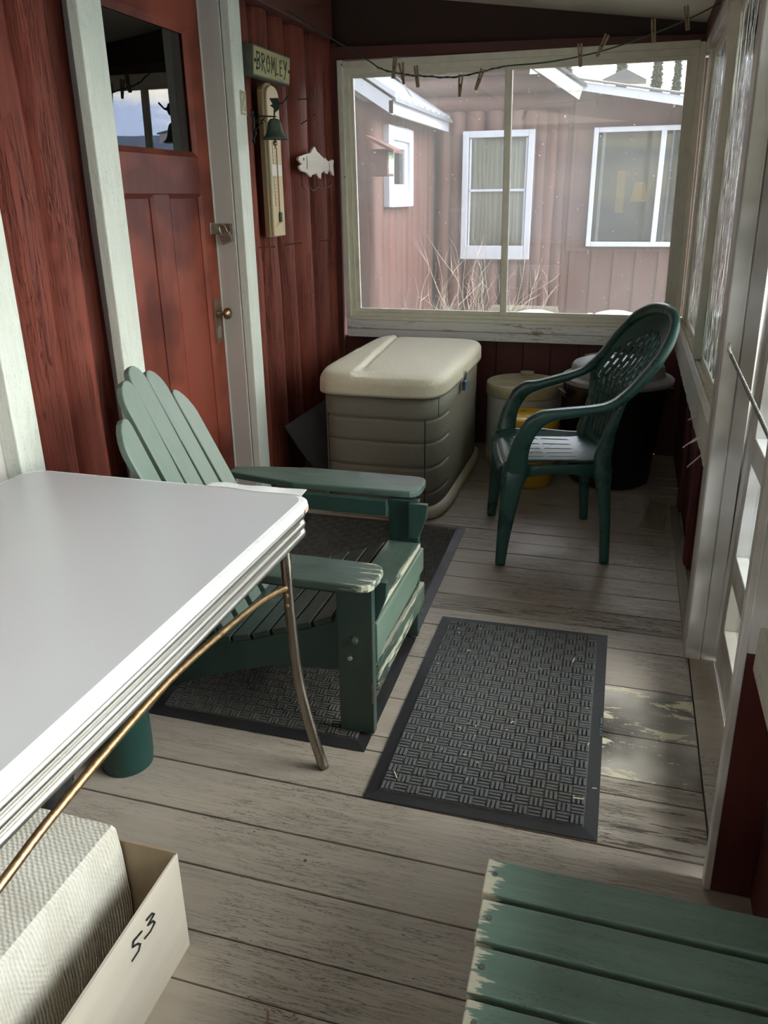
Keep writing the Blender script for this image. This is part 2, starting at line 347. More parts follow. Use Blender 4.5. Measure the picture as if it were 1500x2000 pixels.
def stroke(bm, pts, w, fn, d=.0015):
    """flat painted stroke; pts 2-D, fn(a,b,depth)->point; one bevelled ribbon per polyline"""
    for i in range(len(pts) - 1):
        (a0, b0), (a1, b1) = pts[i], pts[i + 1]
        L = math.hypot(a1 - a0, b1 - b0) or 1e-6
        ux, uy = (a1 - a0) / L * w * .5, (b1 - b0) / L * w * .5
        q = [(a0 - ux + uy, b0 - uy - ux), (a1 + ux + uy, b1 + uy - ux), (a1 + ux - uy, b1 + uy + ux), (a0 - ux - uy, b0 - uy + ux)]
        prism(bm, q, fn, 0, d)
def finish(name, bm, m, parent=None, bevel=0, smooth=False, org=None, seg=2, extra=None):
    bmesh.ops.remove_doubles(bm, verts=bm.verts, dist=1e-6)
    bmesh.ops.recalc_face_normals(bm, faces=bm.faces)
    if parent is not None: o0 = ORG[parent.name]
    elif org is not None: o0 = V(org)
    else:
        xs = [v.co for v in bm.verts]
        o0 = V(((min(v.x for v in xs) + max(v.x for v in xs)) / 2, (min(v.y for v in xs) + max(v.y for v in xs)) / 2, min(v.z for v in xs)))
    for v in bm.verts: v.co -= o0
    me = bpy.data.meshes.new(name); bm.to_mesh(me); bm.free()
    for mm in (m if isinstance(m, list) else [m]): me.materials.append(mm)
    o = bpy.data.objects.new(name, me); COL.objects.link(o)
    if parent is not None: o.parent = parent
    else: o.location = o0
    ORG[o.name] = o0
    if smooth:
        for p in me.polygons: p.use_smooth = True
    if bevel:
        b = o.modifiers.new('bevel', 'BEVEL'); b.width = bevel; b.segments = seg; b.limit_method = 'ANGLE'; b.angle_limit = math.radians(40)
    return o
def tag(o, label, cat, group=None, kind=None):
    o['label'] = label; o['category'] = cat
    if group: o['group'] = group
    if kind: o['kind'] = kind
    return o
def thing(name, label, cat, loc, group=None):
    o = bpy.data.objects.new(name, None); COL.objects.link(o); o.location = loc; o.empty_display_size = .05
    ORG[o.name] = V(loc); return tag(o, label, cat, group)
def struct(o, label=None):
    o['kind'] = 'structure'
    if label: o['label'] = label; o['category'] = 'structure'
    return o
def boxes(name, lst, m, parent=None, bevel=.003, shear=None, **k):
    bm = BM()
    for b in lst: box(bm, *b)
    if shear:
        for v in bm.verts: v.co.x -= shear * v.co.z
    return finish(name, bm, m, parent, bevel, **k)
def sroot(name, loc, label=None):
    o = bpy.data.objects.new(name, None); COL.objects.link(o); o.location = loc; ORG[o.name] = V(loc); struct(o, label); return o
SH = .018   # the old right-hand wall leans in slightly

# ============================================================ FLOOR
seams = [-1.8, -1.62, -1.45, -1.28, -1.1, -.94, -.78, -.6, -.45, -.28, -.12, .04, .2, .36, .52, .68, .84, .999, 1.113, 1.281, 1.436, 1.608, 1.80, 1.868, 2.066, 2.323, 2.56, 2.69, 2.82, 2.98, 3.13, 3.27, 3.40, 3.52, 3.64, 3.78, 3.92, 4.06, 4.2, 4.35, 4.5, 4.65, 4.8, 4.97]
bm = BM(); rnd = random.Random(3)
for i in range(len(seams) - 1):
    y0, y1 = seams[i], seams[i + 1]
    g = .0018 if rnd.random() < .6 else .0032
    zt = rnd.uniform(-.0015, 0.0)
    x1 = .315 if 1.55 < (y0 + y1) / 2 < 2.57 else (.40 if y0 < 1.5 else .37)
    mi = 0
    if 1.87 < (y0 + y1) / 2 < 2.8: mi = 0
    if 1.60 < (y0 + y1) / 2 < 1.87 or 2.68 < (y0 + y1) / 2 < 2.83: mi = 0
    ym = (y0 + y1) / 2; k0 = len(bm.faces)
    mi2 = 1 if 1.87 < ym < 2.33 else 2 if (1.61 < ym < 1.87 or 2.66 < ym < 2.83) else 0
    xsp = -.62 if ym > 2.6 else -.02
    if mi2: box(bm, -1.9, xsp, y0 + g, y1 - g, -.03, zt); k1 = len(bm.faces); box(bm, xsp, x1, y0 + g, y1 - g, -.03, zt)
    else: box(bm, -1.9, x1, y0 + g, y1 - g, -.03, zt); k1 = len(bm.faces)
    bm.faces.ensure_lookup_table()
    for q in range(k1, len(bm.faces)): bm.faces[q].material_index = mi2
# right-hand ends by the door have paint of their own: cream patches, then splintered boards
def floor_zone(y0, y1, m, nm):
    pass
bm.faces.ensure_lookup_table()
fl = finish('floor', bm, [M['floor'], M['floor_patch'], M['floor_worn']], bevel=.0015, org=(0, 0, 0)); struct(fl)
sub = BM(); box(sub, -1.95, .5, -1.9, 5.0, -.12, -.032); struct(finish('trim_1', sub, M['under'], org=(0, 0, 0)))
struct(boxes('trim_2', [(.319, .400, 1.56, 2.57, -.03, .002)], M['floor'], bevel=.003))            # threshold strip

# ============================================================ LEFT LOG WALL
def log_mesh(bm, x, y, r, z0, z1, seed, rx=None):
    seg, nz = 28, 44; rs = []
    rx = rx or r * .95
    for i in range(nz + 1):
        z = z0 + (z1 - z0) * i / nz; ring = []
        wob = V((mnoise.noise(V((seed * 3.1, 0, z * 1.1))) * .012, mnoise.noise(V((0, seed * 5.3, z * 1.3))) * .014, 0))
        for k in range(seg):
            a = 2 * PI * k / seg
            kk = 1 + .07 * mnoise.noise(V((math.cos(a) * 1.6 + seed * 7, math.sin(a) * 1.6, z * 1.4))) + .025 * mnoise.noise(V((math.cos(a) * 5 + seed * 3, math.sin(a) * 5, z * 3)))
            ring.append(V((x + rx * kk * math.cos(a), y + r * kk * math.sin(a), z)) + wob)
        rs.append(ring)
    rings(bm, rs)
bm = BM()
sd = 0
for y, r in ((3.655, .070), (3.775, .095), (3.975, .115), (4.195, .113), (4.45, .132), (4.70, .125), (4.885, .09),
             (2.53, .09), (2.34, .088), (2.172, .088), (1.98, .10), (1.78, .11), (.55, .13), (.32, .12), (.1, .12), (-.13, .12), (-.37, .13), (-.6, .12), (-.85, .13), (-1.1, .12), (-1.35, .13), (-1.6, .12)):
    sd += 1; x = -1.866 if y != 2.53 else -1.93
    log_mesh(bm, x, y, r, 0.0, 2.34, sd, rx=.118)
wl = finish('wall_left', bm, M['log'], smooth=True, org=(-1.9, 2, 0)); struct(wl)
bk = boxes('wall_left_backing', [(-2.05, -1.88, 3.60, 5.0, 0, 2.62), (-2.05, -1.88, 1.75, 2.52, 0, 2.62), (-2.05, -1.88, -1.8, .75, 0, 2.62), (-2.05, -1.88, 2.52, 3.60, 2.30, 2.62), (-2.05, -1.88, .75, 1.75, 2.2, 2.62), (-2.05, -1.88, .75, 1.75, 0, .55)], M['red_board'], wl, bevel=0)
struct(boxes('trim_3', [(-1.87, -1.70, -1.8, 4.80, 2.305, 2.56), (-1.87, -1.78, 4.80, 4.95, 2.305, 2.56)], M['red_beam'], bevel=.006))

# dark room seen through the door window
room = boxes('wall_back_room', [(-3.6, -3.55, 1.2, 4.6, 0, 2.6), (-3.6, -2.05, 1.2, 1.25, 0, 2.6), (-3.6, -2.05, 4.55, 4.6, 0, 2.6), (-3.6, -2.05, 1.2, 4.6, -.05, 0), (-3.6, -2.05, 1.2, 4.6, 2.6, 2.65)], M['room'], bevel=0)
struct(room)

# ---- door_1 (the red cabin door)
d1 = sroot('door_1', (-1.86, 3.06, 0), 'red panelled cabin door with a window in its top half, between white casings')
XD = -1.845
bm = BM()
for b in ((XD - .04, XD, 2.60, 2.745, .02, 2.26), (XD - .04, XD, 3.412, 3.535, .02, 2.26),     # stiles
          (XD - .04, XD, 2.745, 3.412, 2.14, 2.26), (XD - .04, XD, 2.745, 3.412, 1.505, 1.655), (XD - .04, XD, 2.745, 3.412, .02, .26),
          (XD - .04, XD, 3.022, 3.14, .26, 1.505)): box(bm, *b)
finish('door_frame', bm, M['door_red'], d1, bevel=.003)
boxes('door_panel', [(XD - .032, XD - .014, 2.74, 3.03, .25, 1.51)], M['door_red'], d1, bevel=0)
boxes('door_panel', [(XD - .032, XD - .014, 3.135, 3.42, .25, 1.51)], M['door_red'], d1, bevel=0)
def molding(y0, y1, z0, z1, x, w=.016, d=.010):
    bm = BM()
    pr = ((0, 0), (w, -d), (w, -d - .004), (0, -d - .004))
    for (ya, za, yb, zb, iy, iz) in ((y0, z0, y1, z0, 0, 1), (y0, z1, y1, z1, 0, -1), (y0, z0, y0, z1, 1, 0), (y1, z0, y1, z1, -1, 0)):
        rs = []
        for (yy, zz, ey, ez) in ((ya, za, 1, 1), (yb, zb, -1, -1)):
            r = []
            for s, dx in pr:
                if iz: r.append((x + dx, yy + (s if (yy == y0) else -s), zz + iz * s))
                else: r.append((x + dx, yy + iy * s, zz + (s if zz == z0 else -s)))
            rs.append([V(p) for p in r])
        rings(bm, rs)
    return bm
finish('panel_moulding', molding(2.745, 3.022, .26, 1.505, XD), M['door_red'], d1)
finish('panel_moulding', molding(3.14, 3.412, .26, 1.505, XD), M['door_red'], d1)
finish('window_moulding', molding(2.745, 3.412, 1.655, 2.14, XD, .02, .014), M['door_red'], d1)
boxes('glass', [(XD - .026, XD - .021, 2.745, 3.412, 1.655, 2.14)], M['glass_door'], d1, bevel=0)
boxes('inner_post', [(-2.02, -1.96, 3.50, 3.62, 1.0, 2.3)], M['room_grey'], d1, bevel=0)
# lock plate and knob
bm = BM(); prism(bm, rrect(3.435, 3.495, .850, 1.048, .008, 3), lambda a, b, d: V((XD + d, a, b)), 0, .004)
pl = finish('back_plate', bm, M['plate'], d1, bevel=.001)
bm = BM()
def xlathe(bm, prof, y, z, seg=20):
    rings(bm, [[V((x, y + r * math.cos(2 * PI * k / seg), z + r * math.sin(2 * PI * k / seg))) for k in range(seg)] for r, x in prof])
xlathe(bm, [(.014, XD + .003), (.014, XD + .008), (.009, XD + .012), (.008, XD + .03), (.014, XD + .036), (.025, XD + .044), (.0275, XD + .054), (.024, XD + .064), (.012, XD + .070), (.002, XD + .072)], 3.465, .985)
finish('door_knob', bm, M['brass_old'], d1, smooth=True)
bm = BM(); prism(bm, [(3.449, .873), (3.481, .873), (3.483, .92), (3.47, .93), (3.455, .92)], lambda a, b, d: V((XD + d, a, b)), .004, .007)
finish('keyhole_cover', bm, M['steel'], d1, bevel=.001)
# hasp plates belong to the door
hs = boxes('hasp', [(XD, XD + .003, 3.465, 3.532, 1.335, 1.385)], M['steel'], d1, bevel=.001)
# casings
tr = boxes('trim_4', [(-1.745, -1.705, 2.474, 2.604, 0.0, 2.36)], M['white'], bevel=.004); struct(tr)
tr = boxes('trim_5', [(-1.745, -1.705, 3.525, 3.635, 0.0, 2.36)], M['white'], bevel=.004); struct(tr)
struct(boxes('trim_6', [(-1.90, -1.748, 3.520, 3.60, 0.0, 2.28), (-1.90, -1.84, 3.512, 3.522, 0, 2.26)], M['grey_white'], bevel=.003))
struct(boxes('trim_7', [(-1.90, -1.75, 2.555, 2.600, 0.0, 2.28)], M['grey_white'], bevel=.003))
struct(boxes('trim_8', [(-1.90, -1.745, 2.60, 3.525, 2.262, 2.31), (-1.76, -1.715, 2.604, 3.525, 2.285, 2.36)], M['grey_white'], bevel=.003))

# ---- window_2: the cabin window whose white casing shows at the left edge of the picture
w2 = sroot('window_2', (-1.8, 1.3, .6), 'white cased cabin window at the left edge, beside the table')
boxes('casing', [(-1.76, -1.700, 1.88, 1.985, .50, 2.25), (-1.76, -1.70, .60, .705, .5, 2.25), (-1.76, -1.70, .705, 1.88, 2.14, 2.25), (-1.76, -1.69, .705, 1.88, .50, .60)], M['white'], w2, bevel=.004)
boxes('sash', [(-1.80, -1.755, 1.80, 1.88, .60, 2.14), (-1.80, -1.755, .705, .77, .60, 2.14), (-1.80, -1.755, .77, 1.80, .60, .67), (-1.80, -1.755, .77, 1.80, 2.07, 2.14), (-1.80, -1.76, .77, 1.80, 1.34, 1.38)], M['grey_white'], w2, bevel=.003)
boxes('glass', [(-1.782, -1.777, .77, 1.80, .67, 2.07)], M['glass_door'], w2, bevel=0)
boxes('curtain', [(-1.87, -1.86, .70, 1.88, .55, 2.2)], M['curtain'], w2, bevel=0)

# ============================================================ FAR WALL (y ~ 4.95)
bm = BM()
for k in range(15):
    x0 = -1.90 + k * .165; box(bm, x0 + .0015, x0 + .1635, 4.945, 4.965, 0, .66)
wf = finish('wall_far', bm, M['red_board'], bevel=.002, org=(-.7, 4.95, 0)); struct(wf)
def ceil_z(x): return 2.289 + (.28 - x) * .1393
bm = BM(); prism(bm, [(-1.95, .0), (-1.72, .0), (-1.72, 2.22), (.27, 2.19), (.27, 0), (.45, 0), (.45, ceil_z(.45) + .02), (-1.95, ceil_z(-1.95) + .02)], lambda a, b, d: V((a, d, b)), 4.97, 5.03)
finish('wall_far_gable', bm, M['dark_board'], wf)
bm = BM(); prism(bm, [(-1.95, 0), (-1.95, .66), (.45, .66), (.45, 0)], lambda a, b, d: V((a, d, b)), 4.97, 5.03)
finish('wall_far_skin', bm, M['red_board'], wf)
struct(boxes('trim_9', [(-1.90, -1.722, 4.905, 4.975, 0, 2.30)], M['red_board'], bevel=.003))
bm = BM(); prism(bm, [(-1.80, 2.222), (.262, 2.196), (.262, 2.235), (-1.80, 2.285)], lambda a, b, d: V((a, d, b)), 4.90, 4.97)
struct(finish('trim_10', bm, M['red_beam'], bevel=.004))
# peeling sill boards
struct(boxes('trim_11', [(-1.685, .285, 4.865, 4.96, .718, .770), (-1.685, .285, 4.872, 4.96, .664, .716)], M['white_x'], bevel=.003))
# window_1
w1 = sroot('window_1', (-.72, 4.92, .77), 'large two-light porch window looking out to the neighbouring cabin')
def lean(bm, cx=-.72):
    for v in bm.verts: v.co.x -= (v.co.z - .77) * (.012 + .010 * (v.co.x + 1.7) / 2.0)
def fr(name, lst, m, bevel=.003):
    bm = BM()
    for b in lst: box(bm, *b)
    lean(bm); return finish(name, bm, m, w1, bevel)
fr('window_frame', [(-1.70, -1.668, 4.895, 4.96, .770, 2.215), (.268, .300, 4.895, 4.96, .770, 2.200), (-1.668, .268, 4.895, 4.96, 2.175, 2.208), (-1.668, .268, 4.885, 4.96, .770, .790)], M['sash'])
fr('window_frame', [(-1.668, -1.640, 4.915, 4.96, .79, 2.175), (.235, .268, 4.915, 4.96, .79, 2.175), (-1.64, .235, 4.915, 4.96, 2.145, 2.175), (-1.64, .235, 4.905, 4.96, .79, .812)], M['sash'])
fr('sash', [(-1.640, -1.615, 4.93, 4.955, .812, 2.145), (.212, .235, 4.93, 4.955, .812, 2.145), (-1.615, .212, 4.93, 4.955, 2.125, 2.145), (-1.615, .212, 4.93, 4.955, .812, .832)], M['sash'], .002)
fr('mullion', [(-.728, -.690, 4.918, 4.957, .812, 2.145)], M['sash'], .004)
fr('glass', [(-1.615, -.728, 4.942, 4.945, .832, 2.125)], M['glass_far'], 0)
fr('glass', [(-.690, .212, 4.942, 4.945, .832, 2.125)], M['glass_far'], 0)
bm = BM()
for p in ((-1.684, 2.19), (-1.684, 1.6), (-.35, 2.19), (-.35, .78), (.285, 1.55), (-1.2, .78), (.0, .78), (.285, 2.15)):
    lathe_p = [V((p[0] + .004 * math.cos(a * PI / 4), 4.893, p[1] + .004 * math.sin(a * PI / 4))) for a in range(8)]
    rings(bm, [lathe_p, [q + V((0, -.0015, 0)) for q in lathe_p]])
finish('screw', bm, M['nail'], w1)

# ============================================================ CEILING
bm = BM()
for k in range(17):
    y0 = -1.8 + k * .4; y1 = y0 + .398
    if y0 > 4.9: break
    y1 = min(y1, 4.97)
    prism(bm, [(-1.95, ceil_z(-1.95)), (.50, ceil_z(.5)), (.50, ceil_z(.5) + .03), (-1.95, ceil_z(-1.95) + .03)], lambda a, b, d: V((a, d, b)), y0, y1)
bm2 = bm
ce = finish('ceiling', bm, M['ceiling'], bevel=.002, org=(-.7, 1.6, 2.4)); struct(ce)
bm = BM(); prism(bm, [(-2.1, ceil_z(-2.1) + .032), (.75, ceil_z(.75) + .032), (.75, ceil_z(.75) + .07), (-2.1, ceil_z(-2.1) + .07)], lambda a, b, d: V((a, d, b)), -1.9, 5.2)
finish('roof_deck', bm, M['roof_grey'], ce)

# ============================================================ RIGHT WALL
X0 = .304
# lower dark red boards, far section
bm = BM(); 
ys = [2.64 + i * .155 for i in range(16)]
for a, b in zip(ys, ys[1:]): box(bm, X0 + .055, X0 + .075, a + .0015, b - .0015, 0, .66)
box(bm, X0 + .03, X0 + .055, 3.30, 3.38, 0, .64); box(bm, X0 + .035, X0 + .055, 3.98, 4.07, 0, .64)
for v in bm.verts: v.co.x -= SH * v.co.z
bm_ = None
wr = finish('wall_right', bm, M['red_board'], bevel=.002, org=(.36, 3.8, 0)); struct(wr)
boxes('wall_right_skin', [(X0 + .078, X0 + .12, 2.64, 5.0, 0, .66)], M['red_board'], wr, bevel=0, shear=SH)
# ragged sill board
bm = BM(); ny = 70; A = []
for i in range(ny + 1):
    y = 2.64 + (4.93 - 2.64) * i / ny
    zb = .655 + .012 * mnoise.noise(V((y * 9, 2, 0))) + .008 * mnoise.noise(V((y * 31, 5, 0)))
    jx = .003 * mnoise.noise(V((y * 14, 7, 3)))
    A.append([V((X0 - .003 + jx, y, zb)), V((X0 - .003 - jx, y, .79)), V((X0 + .006, y, .812)), V((X0 + .05, y, .815)), V((X0 + .05, y, zb))])
rings(bm, A)
for v in bm.verts: v.co.x -= SH * v.co.z
struct(finish('trim_12', bm, M['white_y'], org=(.3, 3.8, .65)))
bm = BM()
for (y, z, dx, dz) in ((2.86, .70, -.035, -.025), (2.95, .68, -.05, -.05), (3.12, .71, -.03, -.02), (2.80, .655, -.04, -.05)):
    obox(bm, (X0 - .012 + dx / 2, y, z + dz / 2), (dx / 2, .004, dz / 2), (0, .003, 0), (.0008, 0, -.0015))
struct(finish('trim_13', bm, M['white_y']))
# dirty inner ledge under the sashes
struct(boxes('trim_14', [(X0 + .012, X0 + .055, 2.64, 4.93, .812, .832)], M['dirty_sill'], bevel=.003, shear=SH))
struct(boxes('trim_15', [(X0 + .0, X0 + .10, 2.64, 4.97, 2.135, 2.20)], M['post'], bevel=.004, shear=SH))
w3 = sroot('window_3', (.35, 3.8, .83), 'pair of right-hand porch windows covered in wavy plastic film')
boxes('window_frame', [(X0 + .018, X0 + .06, 4.70, 4.90, .832, 2.135), (X0 + .002, X0 + .06, 3.60, 3.68, .832, 2.135), (X0 + .030, X0 + .055, 4.60, 4.70, .832, 2.135), (X0 + .03, X0 + .055, 3.68, 3.73, .832, 2.135), (X0 + .03, X0 + .055, 3.55, 3.60, .832, 2.135), (X0 + .03, X0 + .055, 2.66, 2.74, .832, 2.135),
        (X0 + .03, X0 + .055, 2.74, 3.55, .832, .86), (X0 + .03, X0 + .055, 3.73, 4.6, .832, .86), (X0 + .03, X0 + .055, 2.74, 3.55, 2.09, 2.135), (X0 + .03, X0 + .055, 3.73, 4.6, 2.09, 2.135)], M['sash'], w3, bevel=.003, shear=SH)
def film(y0, y1):
    bm = BM(); ny, nz = 40, 60; rows = []
    for i in range(nz + 1):
        z = .86 + (2.09 - .86) * i / nz; row = []
        for j in range(ny + 1):
            y = y0 + (y1 - y0) * j / ny
            e = min(1, min(j, ny - j) / 4)
            dx = (mnoise.noise(V((y * 16, z * 2.6, 1.3))) * .006 + mnoise.noise(V((y * 42 + z * 3, z * 7, 4.1))) * .0022) * e
            row.append(bm.verts.new((X0 + .036 + dx - SH * z, y, z)))
        rows.append(row)
    for i in range(nz):
        for j in range(ny): bm.faces.new((rows[i][j], rows[i][j + 1], rows[i + 1][j + 1], rows[i + 1][j]))
    return finish('plastic_film', bm, M['film'], w3, smooth=True)
film(2.74, 3.55); film(3.73, 4.60)
boxes('glass', [(X0 + .048, X0 + .051, 2.74, 3.55, .86, 2.09)], M['glass_clear'], w3, bevel=0, shear=SH)
boxes('glass', [(X0 + .048, X0 + .051, 3.73, 4.60, .86, 2.09)], M['glass_clear'], w3, bevel=0, shear=SH)
# top plate
bm = BM(); box(bm, X0 - .005, X0 + .14, -1.8, 4.97, 2.195, 2.30)
for v in bm.verts: v.co.x -= SH * v.co.z
struct(finish('trim_16', bm, M['red_beam'], bevel=.005))
# white post beside the outer door (far jamb)
struct(boxes('trim_17', [(X0 - .003, X0 + .02, 2.565, 2.66, 0, 2.2)], M['grey_white'], bevel=.003, shear=SH))
struct(boxes('trim_18', [(X0 + .0, X0 + .048, 2.556, 2.64, 0, 2.2), (X0 + .052, X0 + .094, 2.562, 2.64, 0, 2.2), (X0 + .044, X0 + .056, 2.570, 2.63, 0, 2.2)], M['post'], bevel=.004, shear=SH))
# near jamb: white above, red panel below
struct(boxes('trim_19', [(X0 - .012, X0 + .004, 1.53, 1.562, 0, 2.2), (X0 + .004, X0 + .10, 1.535, 1.562, .62, 2.2)], M['post'], bevel=.003, shear=SH))
struct(boxes('trim_20', [(X0 + .004, X0 + .088, 1.532, 1.556, 0, .62)], M['red_board'], bevel=.002, shear=SH))
# near section of the right wall
bm = BM(); ys = [-1.8 + i * .1865 for i in range(19)]
for a, b in zip(ys, ys[1:] ): box(bm, X0 + .088, X0 + .108, a + .0015, min(b, 1.57) - .0015, 0, .60)
finish('wall_right_near', bm, M['red_board'], wr, bevel=.002)
struct(boxes('trim_21', [(X0 + .008, X0 + .14, -1.8, 1.534, .585, .685)], M['white_y'], bevel=.004))
struct(boxes('trim_22', [(X0 + .035, X0 + .075, -1.8, 1.534, .685, .705)], M['dirty_sill'], bevel=.003))
w4 = sroot('window_4', (.37, 0, .7), 'near right-hand porch windows above the bench')
boxes('window_frame', [(X0 + .05, X0 + .10, y, y + .06, .70, 2.2) for y in (1.47, .62, -.25, -1.1, -1.78)] + [(X0 + .055, X0 + .095, -1.8, 1.53, .70, .74), (X0 + .055, X0 + .095, -1.8, 1.53, 2.12, 2.2)], M['sash'], w4, bevel=.003)
for a, b in ((.68, 1.47), (-.19, .62), (-1.04, -.25), (-1.72, -1.1)):
    boxes('glass', [(X0 + .074, X0 + .077, a, b, .74, 2.12)], M['glass_clear'], w4, bevel=0)

struct(boxes('trim_23', [(.392, .50, 2.562, 2.66, 0, 2.25)], M['post'], bevel=.003))
bm = BM()
for i in range(14): log_mesh(bm, -1.75 + i * .165, -1.9, .095, 0, .88, 120 + i)
box(bm, -2.0, .6, -2.0, -1.9, 0, .85)
struct(finish('wall_near', bm, M['log'], smooth=True, org=(-.7, -1.9, 0)))
w5 = sroot('window_5', (-.7, -1.9, .9), 'porch window in the near end wall behind the photographer')
boxes('window_frame', [(x, x + .06, -1.94, -1.88, .92, 2.35) for x in (-1.8, -1.18, -.56, .06)] + [(-1.8, .40, -1.95, -1.87, .86, .92), (-1.9, .5, -1.94, -1.88, 2.28, 2.36)], M['sash'], w5, bevel=.003)
boxes('glass', [(-1.74, .30, -1.915, -1.910, .92, 2.28)], M['glass_clear'], w5, bevel=0)
# ---- door_2: the glazed outer door in the right wall
d2 = sroot('door_2', (.415, 2.08, .01), 'white glazed outer porch door in the right-hand wall')
xa, xb = .402, .450
boxes('door_frame', [(xa, xb, 2.50, 2.558, .012, 2.14), (xa, xb, 1.575, 1.66, .012, 2.14)] + [(xa, xb, 1.66, 2.50, a, b) for a, b in ((.012, .155), (.330, .420), (.725, .805), (1.35, 1.42), (2.05, 2.14))], M['post'], d2, bevel=.003)
for a, b in ((.155, .33), (.42, .725), (.805, 1.35), (1.42, 2.05)):
    boxes('glass', [(xa + .036, xa + .039, 1.66, 2.50, a, b)], M['glass_clear'], d2, bevel=0)
bm = BM(); tube(bm, [(.300, 2.535, 1.072), (.296, 2.50, 1.06), (.300, 2.47, 1.052)], .005, 8)
finish('spring_bracket', bm, M['post'], d2, smooth=True)
bm = BM(); prev = None
pts = []; turns = 90
for i in range(turns * 6 + 1):
    t = i / (turns * 6); a = i / 6 * 2 * PI
    c = V((.300, 2.47, 1.052)).lerp(V((.372, 1.72, .90)), t)
    pts.append(c + V((math.cos(a) * .0045, 0, math.sin(a) * .0045)))
tube(bm, pts, .0016, 4); tube(bm, [(.300, 2.47, 1.052), (.372, 1.72, .90)], .0042, 8)
finish('closing_spring', bm, M['dull_metal'], d2, smooth=True)

# ============================================================ FLOOR MATS
def mat_obj(name, label, P, cell, m, brim=.035, lab=False):
    """P: four corners far-left, far-right, near-right, near-left"""
    FL, FR, NR, NL = [V((p[0], p[1], 0)) for p in P]
    def pt(u, v, z): return FL.lerp(FR, u).lerp(NL.lerp(NR, u), v) + V((0, 0, z))
    t = thing(name, label, 'door mat', (FL + NR) / 2)
    wid = (FR - FL).length; hgt = (NL - FL).length; bu, bv = brim / wid, brim / hgt
    bm = BM()
    o = [(0, 0), (1, 0), (1, 1), (0, 1)]; i_ = [(bu, bv), (1 - bu, bv), (1 - bu, 1 - bv), (bu, 1 - bv)]
    rings(bm, [[pt(u, v, .0008) for u, v in o], [pt(u, v, .003) for u, v in o], [pt(u, v, .007) for u, v in i_]])
    finish('rubber_backing', bm, M['rubber'], t)
    nx = int(round((wid - 2 * brim) / cell)); ny = int(round((hgt - 2 * brim) / cell)); bm = BM()
    rr = random.Random(len(label))
    for a in range(nx):
        for b in range(ny):
            u0 = bu + (1 - 2 * bu) * a / nx; du = (1 - 2 * bu) / nx; v0 = bv + (1 - 2 * bv) * b / ny; dv = (1 - 2 * bv) / ny
            for k in range(3):
                if (a + b) % 2: q = (u0 + du * (k + .14) / 3, u0 + du * (k + .86) / 3, v0 + dv * .05, v0 + dv * .95)
                else: q = (u0 + du * .05, u0 + du * .95, v0 + dv * (k + .14) / 3, v0 + dv * (k + .86) / 3)
                e = .0011 / wid; z = .0125 + rr.uniform(-.0008, .0008)
                lo = [pt(q[0], q[2], .005), pt(q[1], q[2], .005), pt(q[1], q[3], .005), pt(q[0], q[3], .005)]
                ev = .0011 / hgt
                hi = [pt(q[0] + e, q[2] + ev, z), pt(q[1] - e, q[2] + ev, z), pt(q[1] - e, q[3] - ev, z), pt(q[0] + e, q[3] - ev, z)]
                rings(bm, [lo, hi], cap0=False)
    base = [pt(u, v, .0075) for u, v in i_]; bm.faces.new([bm.verts.new(p) for p in base])
    finish('ribbed_pile', bm, m, t)
    return t, pt
mt, ptf = mat_obj('door_mat', 'grey basket-weave ribbed door mat with black rubber rim lying before the outer door', [(-.558, 2.623), (.046, 2.638), (.054, 1.612), (-.548, 1.605)], .036, M['carpet'])
# blurred pale brand mark on the rim
bm = BM()
X_, y_ = .045, 2.035
for i in range(4): prism(bm, [(y_ + i * .014, -.004), (y_ + i * .014 + .003, -.004), (y_ + i * .014 + .007, .004), (y_ + i * .014 + .004, .004)], lambda a, b, d: V((X_ - b * .8, a, d)), .0065, .0074)
for i in range(3): prism(bm, [(y_ + .06 + i * .01, -.002), (y_ + .067 + i * .01, -.002), (y_ + .067 + i * .01, .002), (y_ + .06 + i * .01, .002)], lambda a, b, d: V((X_ - b, a, d)), .0065, .0074)
finish('rim_mark', bm, mat('teal_mark', (.10, .25, .27), .5, bump=0), mt)
mat_obj('door_mat', 'long dark ribbed door mat lying under the slatted garden chair', [(-1.452, 3.491), (-.639, 3.497), (-.602, 1.784), (-1.306, 1.784)], .036, M['carpet_dark'], brim=.04)
# straws dropped on the mat and floor
bm = BM(); rr = random.Random(5)
for i in range(30):
    x, y = rr.uniform(-.5, .04), rr.uniform(1.64, 2.58); a = rr.uniform(0, PI); L = rr.choice((.0015, .002, .003, .004, .006))
    obox(bm, (x, y, .0138), (L * math.cos(a), L * math.sin(a), 0), (-.0009 * math.sin(a), .0009 * math.cos(a), 0), (0, 0, .0006))
for x, y, a in ((-.485, 1.70, 2.1), (.0, 1.74, .1), (-.06, 2.42, 1.4)):
    obox(bm, (x, y, .0142), (.014 * math.cos(a), .014 * math.sin(a), 0), (-.0014 * math.sin(a), .0014 * math.cos(a), 0), (0, 0, .0008))
tag(finish('straw_litter', bm, M['straw']), 'tiny pale straws and splinters scattered over the grey door mat', 'litter', kind='stuff')

